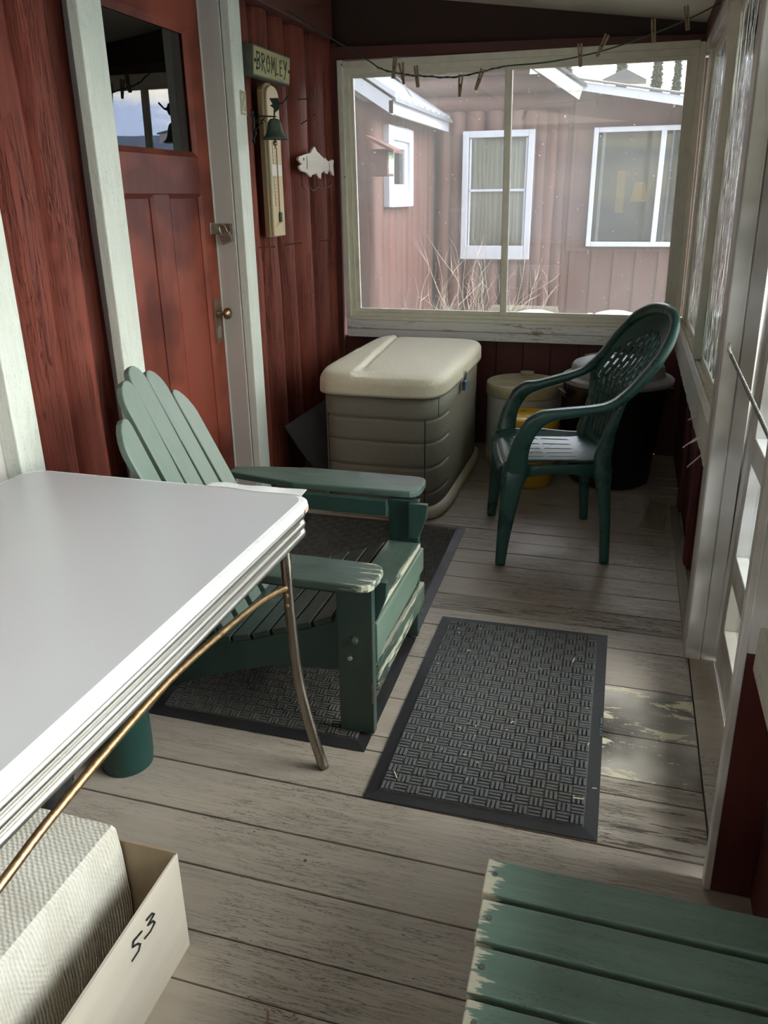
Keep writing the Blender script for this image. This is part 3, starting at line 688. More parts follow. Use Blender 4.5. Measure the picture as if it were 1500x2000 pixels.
# ============================================================ TABLE
tb = thing('kitchen_table', 'white-topped retro table with a ribbed chrome edge and splayed steel legs', 'table', (-1.195, 1.08, 0))
tx0, tx1, ty0, ty1 = -1.645, -.748, .20, 1.86
def trr(g, z, r=.065): return [V((a, b, z)) for a, b in rrect(tx0 + g, tx1 - g, ty0 + g, ty1 - g, r - g * .5, 8)]
bm = BM()
rings(bm, [trr(.012, .722), trr(.003, .725), trr(0, .733), trr(.001, .742), trr(.008, .7485), trr(.02, .7505)], mi=lambda i: 1, cap0=True)
f = bm.faces; f.ensure_lookup_table()
finish('tabletop', bm, [M['table_top'], M['lip']], tb, smooth=False)
bm = BM(); R_ = []; mk = []
z = .722
prof = []
for k in range(3):
    zc = .708 - k * .0255
    prof.append((.022, zc + .0128, 1))
    for j in range(7):
        a = PI / 2 - PI * j / 6; prof.append((.020 - .0125 * math.cos(a), zc + .0105 * math.sin(a), 0))
    prof.append((.020, zc - .0125, 1))
rs = [trr(g, z) for g, z, _ in prof]
flags = [1 if (prof[i][2] or prof[i + 1][2]) else 0 for i in range(len(prof) - 1)]
rings(bm, rs, mi=lambda i: flags[i], cap0=False, cap1=False)
ap = finish('ribbed_edge_trim', bm, [M['chrome'], M['rust']], tb, smooth=True)
def table_leg(sx, sy):
    cx, cy = (-.786, 1.74) if True else 0
    P = [(-.800, 1.742, .72), (-.792, 1.741, .633), (-.787, 1.735, .569), (-.782, 1.73, .451), (-.766, 1.72, .269), (-.724, 1.70, .107), (-.690, 1.69, .0)]
    mx_, my_ = (tx0 + tx1) / 2, (ty0 + ty1) / 2
    P = [(p[0] if sx > 0 else 2 * mx_ - p[0], p[1] if sy > 0 else 2 * my_ - p[1], p[2]) for p in P]
    bm = BM(); tube(bm, smooth_path(P, 5), .0148, 16); l = finish('leg', bm, M['leg_metal'], tb, smooth=True)
    bm = BM()
    for z in (.515, .485):
        x = P[3][0] - .0 ; s = (x, P[3][1] - .0155 * (1 if sy > 0 else -1), z)
        rings(bm, [[V((s[0] + r * math.cos(k * PI / 5), s[1] - d, s[2] + r * math.sin(k * PI / 5))) for k in range(10)] for r, d in ((.006, 0), (.006, .002), (.003, .004))])
    finish('screw', bm, M['rust'], l)
    return l
for sx in (1, -1):
    for sy in (1, -1): table_leg(sx, sy)
bm = BM()
tube(bm, smooth_path([(-.786, 1.742, .527), (-.79, 1.62, .556), (-.79, 1.47, .581), (-.79, 1.196, .606), (-.79, 1.015, .602), (-.79, .799, .582), (-.79, .68, .562), (-.79, .5, .535), (-.786, .33, .515)], 5), .0078, 12)
finish('side_stretcher', bm, M['brass'], tb, smooth=True)
bm = BM(); rows = []
for i in range(15):
    t = i / 14; x = -1.06 + .285 * t; y = 1.853 + .004 * math.sin(t * 9) - .01 * t * t; h = .001 + .007 * t ** .7 + .0015 * math.sin(t * 14)
    rows.append([V((x, y - .012, .7515)), V((x + .002, y + .004, .7515 + h * .6)), V((x + .004, y + .014, .7515 + h)), V((x + .004, y + .015, .7515 + h - .0012)), V((x + .002, y + .005, .750 + h * .6))])
rings(bm, rows); finish('lifted_edge_strip', bm, M['lip'], tb)
bm = BM(); prism(bm, [(-.765, 1.818), (-.757, 1.826), (-.752, 1.818), (-.748, 1.80), (-.7475, 1.785), (-.752, 1.79)], lambda a, b, d: V((a + .001, b, d)), .723, .7335)
finish('chipped_corner', bm, mat('bare_tan_core', (.45, .30, .19), .8, bump=.1), tb, bevel=0)

# ============================================================ ADIRONDACK CHAIR
def g_edge(name, col, ax, pos, wd, gain, grain, thr=.80):
    return mat(name, col, .42, grain=grain, var=.14, scale=24, bump=.3, wear=((.36, .36, .27), thr), edge=(ax, pos, wd, gain), cracks=((.03, .05, .04), .004))
CH = V((-1.0, 2.16, 0))
ad = thing('adirondack_chair', 'green painted slatted wooden garden chair, worn at the edges, behind the white table', 'chair', CH)
GL = (.085, .165, .130)
m_arm = g_edge('green_arm_paint', (.052, .080, .066), 'x', -.58 - CH.x, .17, .20, 'x', .70)
m_arm2 = g_edge('green_arm_paint_b', (.062, .102, .084), 'x', -.61 - CH.x, .05, .14, 'x', .70)
m_front = g_edge('green_front_board', (.080, .120, .095), 'x', -.595 - CH.x, .022, .26, 'y', .70)
m_leg = g_edge('shaded_green_leg_paint', (.012, .036, .030), 'x', -.59 - CH.x, .006, .16, 'z', .72)  # leg green set darker to carry the shade on its camera side
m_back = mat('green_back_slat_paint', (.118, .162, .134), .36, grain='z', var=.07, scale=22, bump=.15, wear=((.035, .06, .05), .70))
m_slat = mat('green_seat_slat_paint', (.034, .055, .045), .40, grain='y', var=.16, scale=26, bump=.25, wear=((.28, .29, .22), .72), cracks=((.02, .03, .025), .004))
# front legs
for (x0, x1, y0, y1, zt, sgn) in ((-.698, -.593, 1.854, 1.884, .497, 1), (-.712, -.607, 2.432, 2.462, .532, -1)):
    bm = BM(); box(bm, x0, x1, y0, y1, .0135, zt); l = finish('leg', bm, m_leg, ad, bevel=.003)
    yy = y0 if sgn > 0 else y1; s = -1 if sgn > 0 else 1
    for (bx, bz, r, d) in ((x0 + .050, .322, .0125, .014), (x0 + .036, .262, .0075, .006)):   # carriage bolts
        bm = BM()
        rings(bm, [[V((bx + q * math.cos(k * PI / 4), yy + s * e, bz + q * math.sin(k * PI / 4))) for k in range(8)] for q, e in ((r * 1.15, 0), (r * 1.1, .002), (r * .95, d * .8), (r * .4, d))])
        finish('bolt', bm, m_leg if r > .01 else M['steel'], l, smooth=False)
# corbels under the arms, on the inner face of each leg
for y0, y1, zt, dx in ((1.886, 1.906, .497, 0), (2.41, 2.43, .530, -.012)):
    bm = BM(); prism(bm, [(-.625 + dx, zt), (-.560 + dx, zt), (-.563 + dx, zt - .05), (-.578 + dx, zt - .09), (-.592 + dx, zt - .125), (-.625 + dx, zt - .125)], lambda a, b, d: V((a, d, b)), y0, y1)
    finish('arm_bracket', bm, M['green_v'], ad, bevel=.002)
# arms: rounded paddles
def arm(pts, z0, z1, m, rise=0.0):
    bm = BM(); prism(bm, pts, lambda a, b, d: V((a, b, d)), z0, z1)
    return finish('armrest', bm, m, ad, bevel=.005, seg=3)
def arm_outline(xf, yc, w0, xr, w1, mirror=1):
    o = []
    for k in range(9):
        a = -PI / 2 + PI * k / 8; sx_ = math.cos(a); o.append((xf - .055 + .055 * abs(sx_) ** .8, yc + w0 / 2 * math.copysign(abs(math.sin(a)) ** .55, math.sin(a))))
    o += [(xf - .25, yc + w0 / 2 * 1.02), (xf - .45, yc + w0 / 2 * .98), (xr + .06, yc + w1 / 2 * .9), (xr, yc + w1 * .2)]
    o += [(xr, yc - w1 * .35), (xr + .08, yc - w1 / 2 * 1.05), (xf - .45, yc - w0 / 2 * 1.06), (xf - .25, yc - w0 / 2 * 1.05)]
    return o
arm(arm_outline(-.575, 1.872, .150, -1.33, .10), .500, .524, m_arm)
arm(arm_outline(-.612, 2.525, .165, -1.335, .10), .535, .560, m_arm2)
boxes('arm_rail', [(-1.36, -.712, 2.404, 2.430, .478, .534)], M['green_v'], ad, bevel=.003)
boxes('arm_rail', [(-1.36, -.700, 1.888, 1.912, .445, .499)], M['green_v'], ad, bevel=.003)
# scalloped side rails
top = [(-.60, .362), (-.718, .356), (-.80, .318), (-.897, .287), (-.983, .254), (-1.081, .228), (-1.153, .206), (-1.3, .15), (-1.52, .07)]
bot = [(-1.55, .004), (-1.42, .0135), (-1.3, .026), (-1.212, .07), (-1.09, .118), (-.927, .172), (-.829, .183), (-.711, .196), (-.60, .20)]
for y0, y1 in ((1.886, 1.912), (2.404, 2.430)):
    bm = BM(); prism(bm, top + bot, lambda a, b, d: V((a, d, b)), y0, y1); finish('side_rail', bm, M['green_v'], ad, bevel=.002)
# front seat board, apron and lower stretcher
boxes('front_seat_board', [(-.715, -.598, 1.888, 2.428, .366, .384)], m_front, ad, bevel=.004)
bm = BM(); prism(bm, [(1.884, .366), (2.432, .366), (2.432, .285), (2.38, .283), (2.34, .268), (1.98, .262), (1.93, .25), (1.884, .236)], lambda a, b, d: V((d, a, b)), -.609, -.588)
finish('front_apron', bm, mat('pale_green_apron_paint', (.095, .140, .108), .4, grain='y', var=.08, scale=22, bump=.15, wear=((.36, .36, .27), .74)), ad, bevel=.003)
boxes('front_stretcher', [(-.609, -.586, 1.884, 2.440, .155, .232)], m_front, ad, bevel=.003)
boxes('foot_patch', [(-.598, -.592, 1.8525, 1.8545, .12, .185)], M['plate'], ad, bevel=0)
# curved seat slats
for i in range(7):
    x0 = -.722 - i * .066 - .060; x1 = x0 + .060
    def zt(x):
        for (xa_, za), (xb_, zb) in zip(top, top[1:]):
            if xb_ <= x <= xa_: return za + (zb - za) * (xa_ - x) / (xa_ - xb_)
        return .2
    a, b = zt(x0), zt(x1); ang = math.atan2(b - a, x1 - x0)
    c = V(((x0 + x1) / 2, 2.158, (a + b) / 2 + .011)); ux = V((math.cos(ang), 0, math.sin(ang))) * .030
    bm = BM(); obox(bm, c, ux, (0, .276, 0), V((-math.sin(ang), 0, math.cos(ang))) * .009)
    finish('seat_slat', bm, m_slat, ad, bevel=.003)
# fanned back slats
tops = [(-1.372, 1.925, .880), (-1.425, 2.035, .975), (-1.468, 2.152, 1.000), (-1.478, 2.270, .962), (-1.452, 2.385, .870)]
for i, tp in enumerate(tops):
    tp = V(tp); bt = V((-1.10, 2.158 + (i - 2) * .098, .235)); d = (tp - bt); L = d.length; d.normalize()
    side = V((0, 1, 0)); side = (side - d * side.dot(d)).normalized(); nrm = d.cross(side)
    w0, w1 = .035, .0415
    o = [(-w0, 0), (w0, 0)]; 
    skew = (i - 2) * .020
    for k in range(9):
        a = PI * k / 8; o.append((w1 * math.cos(a) * (1 if abs(math.cos(a)) < .98 else 1), L - .055 - skew * math.cos(a) * .9 + .055 * math.sin(a)))
    bm = BM(); prism(bm, o, lambda a, b, e: bt + side * a + d * b + nrm * e, -.012, .012)
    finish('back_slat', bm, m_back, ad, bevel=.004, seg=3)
boxes('back_rail', [(-1.34, -1.30, 1.93, 2.40, .46, .535)], M['green_v'], ad, bevel=.003)
boxes('back_rail', [(-1.16, -1.12, 1.912, 2.404, .20, .26)], M['green_v'], ad, bevel=.003)

# ============================================================ SLATTED BENCH (bottom right)
m_bench = mat('green_bench_paint', (.160, .250, .205), .36, grain='x', var=.12, scale=24, bump=.3, wear=((.64, .62, .48), .655), edge=('x', -.141 - .12, .06, .30), cracks=((.03, .055, .045), .006))
bn = thing('slatted_bench', 'green painted slatted bench with peeling slat ends at the bottom right', 'bench', (.12, .80, 0))
zb = .40
ymap = [(1.088, 1.012), (.999, .920), (.908, .829), (.817, .738), (.726, .650), (.638, .560)]
for i, (ya, yb) in enumerate(ymap):
    bm = BM(); x0 = -.141 + i * .0045
    prism(bm, [(x0, yb), (.352, yb - .003), (.352, ya - .003), (x0 - .0015, ya)], lambda a, b, d: V((a, b, d)), zb - .02, zb)
    s = finish('slat', bm, m_bench, bn, bevel=.0035, seg=3)
    bm = BM(); cy = (ya + yb) / 2 + .004
    lathe(bm, [(.0052, zb - .001), (.0052, zb + .0008), (.003, zb + .0006), (.0008, zb + .0002)], (x0 + .016, cy), 12)
    finish('screw', bm, M['dull_metal'], s)
boxes('side_rail', [(-.118, -.093, .562, 1.075, zb - .085, zb - .021)], M['green_v'], bn)
boxes('side_rail', [(.315, .34, .562, 1.075, zb - .085, zb - .021)], M['green_v'], bn)
for x in (-.09, .285):
    for y in (.57, 1.0): boxes('leg', [(x, x + .03, y, y + .07, 0, zb - .021)], M['green_v'], bn)

# ============================================================ RESIN CHAIR
F2 = V((-.974, -.226, 0)); L2 = V((.226, -.974, 0)); C2 = V((-.2675, 3.48, 0)); UP = V((0, 0, 1))
def W2(u, v, z): return C2 + F2 * u + L2 * v + UP * z
rc = thing('plastic_armchair', 'dark green moulded plastic armchair with a lattice back, standing by the bins', 'chair', C2)
# legs
def rleg(secs):
    bm = BM(); sec_loft(bm, [(W2(u, v, z), F2 * a, L2 * b) for u, v, z, a, b in secs], n=3.4, seg=16); return finish('leg', bm, M['resin'], rc, smooth=True)
for s in (1, -1):
    rleg([(.172, .245 * s, .452, .050, .030), (.176, .252 * s, .41, .056, .036), (.188, .262 * s, .35, .047, .036), (.202, .272 * s, .25, .036, .031), (.218, .284 * s, .10, .026, .025), (.224, .288 * s, .015, .022, .022), (.224, .288 * s, .0, .022, .022)])
    rleg([(-.262, .240 * s, .750, .012, .012), (-.228, .234 * s, .66, .018, .018), (-.205, .224 * s, .57, .024, .022), (-.188, .215 * s, .48, .034, .028), (-.188, .222 * s, .41, .040, .032), (-.198, .235 * s, .33, .029, .029), (-.212, .248 * s, .20, .023, .025), (-.224, .256 * s, .02, .020, .022), (-.224, .256 * s, .0, .020, .022)])
# seat shell with slots
def seat_z(u, v):
    z = .435 - .018 * (1 - (v / .24) ** 2)
    if u > .17: z -= ((u - .17) / .07) ** 2 * .035
    if u < -.10: z += ((-.10 - u) / .12) ** 2 * .020
    z += .016 * max(0, abs(v) - .19) / .05
    return z
bm = BM(); nu, nv = 46, 91; vv = {}
def seat_hw(u):  # half width
    return .245 - .03 * max(0, (-u) / .22) - .02 * max(0, (u - .17) / .07) ** 2
for i in range(nu + 1):
    u = .24 - .46 * i / nu
    for j in range(nv + 1):
        v = (j / nv * 2 - 1) * seat_hw(u); vv[i, j] = bm.verts.new(W2(u, v, seat_z(u, v)))
slots = [15, 27, 39, 51, 63, 75]
for i in range(nu):
    for j in range(nv):
        if j in slots and 8 <= i < 34 and not (20 <= i < 22): continue
        bm.faces.new((vv[i, j], vv[i, j + 1], vv[i + 1, j + 1], vv[i + 1, j]))
s_ = finish('seat', bm, M['resin'], rc, smooth=True); so_ = s_.modifiers.new('solid', 'SOLIDIFY'); so_.thickness = .007; so_.offset = -1
# aprons under the seat
bm = BM()
for s in (1, -1):
    sec_loft(bm, [(W2(u, v * s, z), L2 * .010, UP * h) for u, v, z, h in ((.17, .243, .405, .032), (.05, .240, .415, .022), (-.06, .233, .415, .022), (-.18, .222, .405, .036))], seg=12)
sec_loft(bm, [(W2(u, v, z), F2 * .010, UP * h) for u, v, z, h in ((.205, .24, .385, .034), (.222, .12, .392, .022), (.224, 0, .392, .020), (.222, -.12, .392, .022), (.205, -.24, .385, .034))], seg=12)
finish('seat_skirt', bm, M['resin'], rc, smooth=True)
# back: lattice surface
EN = [(.44, -.180, .185), (.56, -.208, .225), (.66, -.222, .245), (.738, -.250, .252), (.812, -.319, .244), (.88, -.370, .232), (.941, -.404, .214), (.992, -.425, .182), (1.028, -.432, .132), (1.043, -.418, .060)]
EF = [(.44, -.180, -.185), (.56, -.195, -.225), (.66, -.200, -.245), (.738, -.200, -.245), (.812, -.244, -.218), (.88, -.280, -.194), (.941, -.315, -.160), (.992, -.349, -.112), (1.028, -.382, -.045), (1.043, -.400, .0)]
def ltab(T_, z):
    for p, q in zip(T_, T_[1:]):
        if z <= q[0]:
            k = (z - p[0]) / (q[0] - p[0]); return p[1] + (q[1] - p[1]) * k, p[2] + (q[2] - p[2]) * k
    return T_[-1][1], T_[-1][2]
def back_pt(s, t):
    z = .440 + .602 * s
    un, vn = ltab(EN, z); uf, vf = ltab(EF, z); k = (t + 1) / 2
    return W2(uf + (un - uf) * k - .050 * (1 - t * t) * ((vn - vf) / .48), vf + (vn - vf) * k, z)
bm = BM(); ns_, nt_ = 84, 61; vv = {}
for i in range(ns_ + 1):
    for j in range(nt_ + 1): vv[i, j] = bm.verts.new(back_pt(i / ns_, j / nt_ * 2 - 1))
def hole(i, j):
    s = (i + .5) / ns_; k = j % 5
    t = (j + .5) / nt_ * 2 - 1
    if abs(t) > .82: return False
    if .07 < s < .40: return k in (2,)  and not (.36 < s < .38) or (k == 3 and .10 < s < .37)
    lim = .84 - .26 * t * t
    if .43 < s < lim and k in (1, 2, 3):
        rr_ = i % 6; col = j // 5
        return rr_ in ((0, 1, 2, 3) if col % 2 == 0 else (3, 4, 5, 0))
    return False
for i in range(ns_):
    for j in range(nt_):
        if hole(i, j): continue
        bm.faces.new((vv[i, j], vv[i, j + 1], vv[i + 1, j + 1], vv[i + 1, j]))
b_ = finish('backrest', bm, M['resin'], rc, smooth=True); q = b_.modifiers.new('solid', 'SOLIDIFY'); q.thickness = .008; q.offset = 0
# raised vertical ribs that fan over the back
bm = BM()
for k in range(-5, 6):
    t = k / 6.1; pts = []
    smax = .86 - .26 * t * t
    for i in range(15):
        s = .05 + (smax - .05) * i / 14; pts.append(back_pt(s, t) + F2 * .005)
    tube(bm, pts, .0032, 6)
finish('back_rib', bm, M['resin'], rc, smooth=True)
# arms and rim: one continuous band
def band(side):
    P = [(.176, .254, .37, .046, .030), (.172, .262, .43, .046, .028), (.165, .270, .50, .040, .022), (.148, .276, .56, .036, .022), (.118, .279, .615, .036, .023), (.078, .280, .648, .032, .026), (.02, .280, .664, .022, .029), (-.06, .279, .672, .018, .031), (-.14, .274, .684, .018, .031), (-.205, .262, .712, .020, .029), (-.262, .247, .762, .021, .027), (-.305, .232, .825, .021, .025), (-.345, .212, .888, .020, .024), (-.380, .178, .950, .019, .024), (-.405, .125, 1.005, .018, .024), (-.418, .062, 1.033, .018, .024), (-.421, 0, 1.040, .018, .024)]
    return [(u, v * side, z, a, b) for u, v, z, a, b in P]
near_ = band(1)[:7]; far_ = band(-1)[:7]
top_ = [(-.162, .274, .688, .018, .031), (-.25, .264, .738, .020, .029), (-.319, .254, .812, .021, .026), (-.37, .242, .88, .020, .025), (-.404, .224, .941, .020, .024), (-.425, .192, .992, .019, .024), (-.432, .14, 1.028, .018, .024), (-.422, .08, 1.044, .018, .024), (-.403, .015, 1.044, .018, .024),
        (-.384, -.045, 1.030, .018, .024), (-.351, -.112, .995, .018, .024), (-.317, -.162, .944, .019, .024), (-.282, -.197, .883, .020, .025), (-.247, -.222, .817, .020, .026), (-.202, -.247, .759, .020, .028), (-.142, -.264, .718, .018, .030)]
full = near_ + top_ + far_[::-1]

pts = [W2(u, v, z) for u, v, z, a, b in full]; bm = BM(); secs = []
for i, (u, v, z, a, b) in enumerate(full):
    t = (pts[min(len(pts) - 1, i + 1)] - pts[max(0, i - 1)]).normalized()
    out_ = L2 * (1 if v > 0 else -1 if v < 0 else 0)
    k = min(1, abs(v) / .20)
    wdir = (L2 * math.copysign(1, v) * k + UP * (1 - k) * 1.0) if v else UP
    if i <= 4 or i >= len(full) - 5: wdir = L2 * math.copysign(1, v)
    wdir = (wdir - t * wdir.dot(t)).normalized(); nd = t.cross(wdir).normalized()
    secs.append((pts[i], nd * a, wdir * b))
# smooth interpolation of sections
S2 = []
for i in range(len(secs) - 1):
    (c0, a0, b0), (c1, a1, b1) = secs[i], secs[i + 1]
    cm = secs[max(0, i - 1)][0]; cp = secs[min(len(secs) - 1, i + 2)][0]
    if a0.dot(a1) < 0: secs[i + 1] = (c1, -a1, b1); a1 = -a1
    for k in range(4):
        t = k / 4; c = .5 * ((2 * c0) + (c1 - cm) * t + (2 * cm - 5 * c0 + 4 * c1 - cp) * t * t + (3 * c0 - cm - 3 * c1 + cp) * t ** 3)
        S2.append((c, a0.lerp(a1, t), b0.lerp(b1, t)))
S2.append(secs[-1]); sec_loft(bm, S2, n=3.0, seg=16)
finish('arm_and_rim', bm, M['resin'], rc, smooth=True)

# ============================================================ DECK BOX
dk = thing('deck_box', 'tan-lidded olive plastic deck box standing under the porch window', 'storage box', (-1.085, 4.14, 0))
cB = (-1.098, 4.145)
def br(hx, hy, z, n=6.5): return [V((a, b, z)) for a, b in srect(cB, hx, hy, n, 160)]
bm = BM()
rings(bm, [br(.310, .605, 0), br(.330, .615, .008), br(.330, .612, .045), br(.312, .60, .060), br(.30, .58, .062)])
finish('base_skirt', bm, M['box_lid'], dk, smooth=True)
bm = BM(); prof = [(0, .055), (0, .128)]
grooves = (.135, .260, .385, .498)
prof = [(.0, .055)]
for g in grooves: prof += [(.0, g - .020), (.0, g - .0075), (.0045, g - .004), (.0045, g + .001), (.0, g + .004), (0, g + .02)]
prof += [(0, .62)]
rs = []
for ins, z in prof:
    ring = []
    for a, b in srect(cB, .306, .590, 6.5, 160):
        k = 1.0 if (b < 3.80) else 0.0
        dx, dy = a - cB[0], b - cB[1]; L = math.hypot(dx, dy)
        ring.append(V((a - dx / L * ins * k * 1.2, b - dy / L * ins * k * 1.2 if True else b, z)))
    rs.append(ring)
bd = finish('body', (rings(bm, rs), bm)[1], M['box_body'], dk)
for p in bd.data.polygons: p.use_smooth = abs(p.normal.z) < .3
# vertical panel seams
bm = BM(); sr = srect(cB, .3065, .5905, 6.5, 720)
def near(x, lo): return min((p for p in sr if p[1] < cB[1]), key=lambda p: abs(p[0] - x))
for x, z1 in ((-1.352, .505), (-.862, .505)):
    p = near(x, 0); bm = BM(); box(bm, p[0] - .002, p[0] + .002, p[1] - .002, p[1] + .01, .055, z1); finish('panel_seam', bm, M['seam'], dk)
bm = BM(); p = min((q for q in sr if q[0] > cB[0]), key=lambda q: abs(q[1] - 3.64)); box(bm, p[0] - .008, p[0] + .0015, p[1] - .0015, p[1] + .0015, .505, .61)
finish('panel_seam', bm, M['seam'], dk)
# lid
bm = BM(); lid_r = []
def sstep(a, b, x):
    t = max(0, min(1, (x - a) / (b - a))); return t * t * (3 - 2 * t)
def lidtop(x, y, s):
    z = .655 + .050 * (1 - s ** 16) ** .5 if s < 1 else .655
    z += .008 * (1 - s * s)
    xl = -1.205 - .10 * (y - 3.53)
    inb = sstep(1.0, .93, s)
    z += inb * (.010 * (1 - sstep(xl - .006, xl + .012, x)) - .006 * math.exp(-((x - xl - .016) / .010) ** 2) )
    # dished finger notch by the lock
    z -= .016 * math.exp(-(((x + .80) / .03) ** 2 + ((y - 4.10) / .045) ** 2))
    return z
base = srect(cB, .326, .618, 6.5, 220)
lid_r.append([V((cB[0] + (a - cB[0]) * .955, cB[1] + (b - cB[1]) * .975, .618)) for a, b in base])
lid_r.append([V((a, b, .610)) for a, b in base])
lid_r.append([V((a, b, .624)) for a, b in base])
lid_r.append([V((cB[0] + (a - cB[0]) * .997, cB[1] + (b - cB[1]) * .998, .655)) for a, b in base])
for s in [.996, .99, .98, .97, .955, .94, .92, .90] + [.88 - .022 * k for k in range(40)]:
    s = max(s, .004)
    lid_r.append([V((cB[0] + (a - cB[0]) * s, cB[1] + (b - cB[1]) * (1 - (1 - s) * (1 if s < .9 else .55 + .45 * (1 - (s - .9) / .1))), 0)) for a, b in base])
    for v_ in lid_r[-1]: v_.z = lidtop(v_.x, v_.y, s)
rings(bm, lid_r); finish('lid', bm, M['box_lid'], dk, smooth=True)
bm = BM(); pts = [V((-1.385 + .022 * math.cos(a) , 4.13 + .085 * math.sin(a), 0)) for a in [2 * PI * k / 28 for k in range(29)]]
for p in pts:
    sN = (abs((p.x - cB[0]) / .326) ** 6.5 + abs((p.y - cB[1]) / .618) ** 6.5) ** (1 / 6.5); p.z = lidtop(p.x, p.y, sN) + .0003
tube(bm, pts, .0022, 6); finish('embossed_oval', bm, M['box_lid'], dk, smooth=True)
# padlock on the deck box
pk = thing('padlock', 'small blue padlock hanging on the rim of the tan deck box lid', 'padlock', (-.742, 4.06, .53))
bm = BM(); box(bm, -.780, -.760, 4.035, 4.095, .545, .593); finish('lock_body', bm, M['blue'], pk, bevel=.004)
bm = BM(); tube(bm, smooth_path([(-.768, 4.045, .59), (-.768, 4.045, .625), (-.771, 4.055, .645), (-.771, 4.072, .645), (-.768, 4.083, .625), (-.768, 4.083, .59)], 4), .004, 8); finish('shackle', bm, M['steel'], pk, smooth=True)

bm = BM(); A = []
for i in range(21):
    y = 3.90 + .75 * i / 20; w = .006 * math.sin(i * 1.1)
    A.append([V((-1.46, y, .001)), V((-1.54, y, .09 + w)), V((-1.63, y, .20 + w)), V((-1.725, y, .33)), V((-1.732, y, .325)), V((-1.64, y, .19 + w)), V((-1.552, y, .08 + w)), V((-1.472, y, .001))])
rings(bm, A); tag(finish('leaning_mat', bm, M['carpet_dark']), 'dark textured mat leaning against the log wall behind the deck box', 'mat')
# ============================================================ DRUM, PAIL, BIN
dr = thing('round_drum', 'tall grey-white drum with a grubby tan lid behind the yellow pail', 'drum', (-.545, 4.66, 0))
c = (-.527, 4.67)
bm = BM(); lathe(bm, [(.195, 0), (.205, .02), (.216, .06), (.216, .40), (.212, .42)], c, 48, ); finish('drum_body', bm, M['drum'], dr, smooth=True)
bm = BM(); lathe(bm, [(.220, .405), (.225, .415), (.225, .455), (.222, .472), (.215, .478), (.208, .470), (.20, .468), (.02, .470)], c, 48); finish('drum_lid', bm, M['drum_lid'], dr, smooth=True)
bm = BM(); lathe(bm, [(.205, 0.001), (.220, .012), (.220, .05), (.217, .065)], c, 48); finish('drum_foot', bm, M['drum_lid'], dr, smooth=True)
boxes('lid_tab', [(-.58, -.50, 4.868, 4.90, .472, .492)], M['drum_lid'], dr)
ye = thing('pail', 'bright yellow plastic pail with lid between the drum and the plastic armchair', 'pail', (-.445, 4.28, 0))
c = (-.445, 4.275)
bm = BM(); lathe(bm, [(.128, 0), (.134, .006), (.147, .30), (.150, .33)], c, 40); finish('pail_body', bm, M['yellow'], ye, smooth=True)
bm = BM(); lathe(bm, [(.150, .318), (.156, .322), (.158, .345), (.155, .372), (.150, .380), (.143, .376), (.135, .370), (.04, .370), (.036, .375), (.01, .375)], c, 40); finish('pail_lid', bm, M['yellow'], ye, smooth=True)
bm = BM(); lathe(bm, [(.139, .083), (.147, .085), (.147, .095), (.140, .098)], c, 40); finish('pail_band', bm, M['yellow'], ye, smooth=True)
bm = BM(); tube(bm, [V((c[0] + .165 * math.cos(a), c[1] + .165 * math.sin(a), .30 - .20 * math.sin((a - PI * 1.08) / (PI * .84) * PI) ** 1)) for a in [PI * 1.08 + PI * .84 * k / 20 for k in range(21)]], .0025, 6)
finish('wire_handle', bm, M['dull_metal'], ye, smooth=True)
cn = thing('rubbish_bin', 'big black round rubbish bin with a domed grey lid in the far right corner', 'rubbish bin', (-.005, 4.42, 0))
c = (-.012, 4.425)
bm = BM(); lathe(bm, [(.195, 0), (.215, .012), (.258, .50), (.266, .505), (.268, .545), (.258, .56), (.250, .55)], c, 56); finish('bin_body', bm, M['can'], cn, smooth=True)
bm = BM(); lathe(bm, [(.272, .552), (.292, .556), (.294, .575), (.284, .583), (.252, .590), (.245, .598), (.238, .640), (.228, .652), (.17, .672), (.09, .688), (.01, .692)], c, 56); finish('bin_lid', bm, M['can_lid'], cn, smooth=True)
for a in (0.4, 0.4 + PI):
    bm = BM(); z = .50; obox(bm, (c[0] + .285 * math.cos(a), c[1] + .285 * math.sin(a), z), (.018 * math.cos(a), .018 * math.sin(a), 0), (-.06 * math.sin(a), .06 * math.cos(a), 0), (0, 0, .014))
    finish('bin_handle', bm, M['can'], cn, bevel=.004)
bm = BM()
for k in range(3):
    a = k * 2 * PI / 3 + .5; tube(bm, [(c[0] + r * math.cos(a), c[1] + r * math.sin(a), z) for r, z in ((.01, .695), (.12, .686), (.21, .664))], .005, 6)
finish('lid_rib', bm, M['can_lid'], cn, smooth=True)

# ============================================================ CARDBOARD BOX, CLOTH BLOCK, POT, BAG
cbx = thing('cardboard_box', 'open pale cardboard box marked 53 under the near side of the white table', 'box', (-1.07, .68, 0))
x0, x1, y0, y1, zz = -1.36, -.768, .30, 1.078, .252
bm = BM(); box(bm, x0, x1, y1 - .005, y1, 0, zz + .004); finish('far_flap', bm, M['cardboard_in'], cbx)
bm = BM()   # outer side leans slightly
n = 10; A = []
for i in range(n + 1):
    y = y0 + (y1 - y0) * i / n; k = math.sin(PI * i / n)
    sag = .0 + .03 * (1 - i / n)
    A.append([V((x1 + .014 * (1 - i / n), y, 0)), V((x1 + .008 * k, y, .5 * (zz - sag))), V((x1 + .002 * k, y, zz - sag)), V((x1 - .004, y, zz - sag)), V((x1 - .006, y, .5 * (zz - sag))), V((x1 - .004, y, 0))])
rings(bm, A); sd_ = finish('side_panel', bm, M['cardboard'], cbx)
boxes('side_panel', [(x0, x0 + .005, y0, y1 - .005, 0, zz)], M['cardboard_in'], cbx, bevel=0)
boxes('near_flap', [(x0, x1, y0 - .005, y0, 0, zz - .03)], M['cardboard'], cbx, bevel=0)
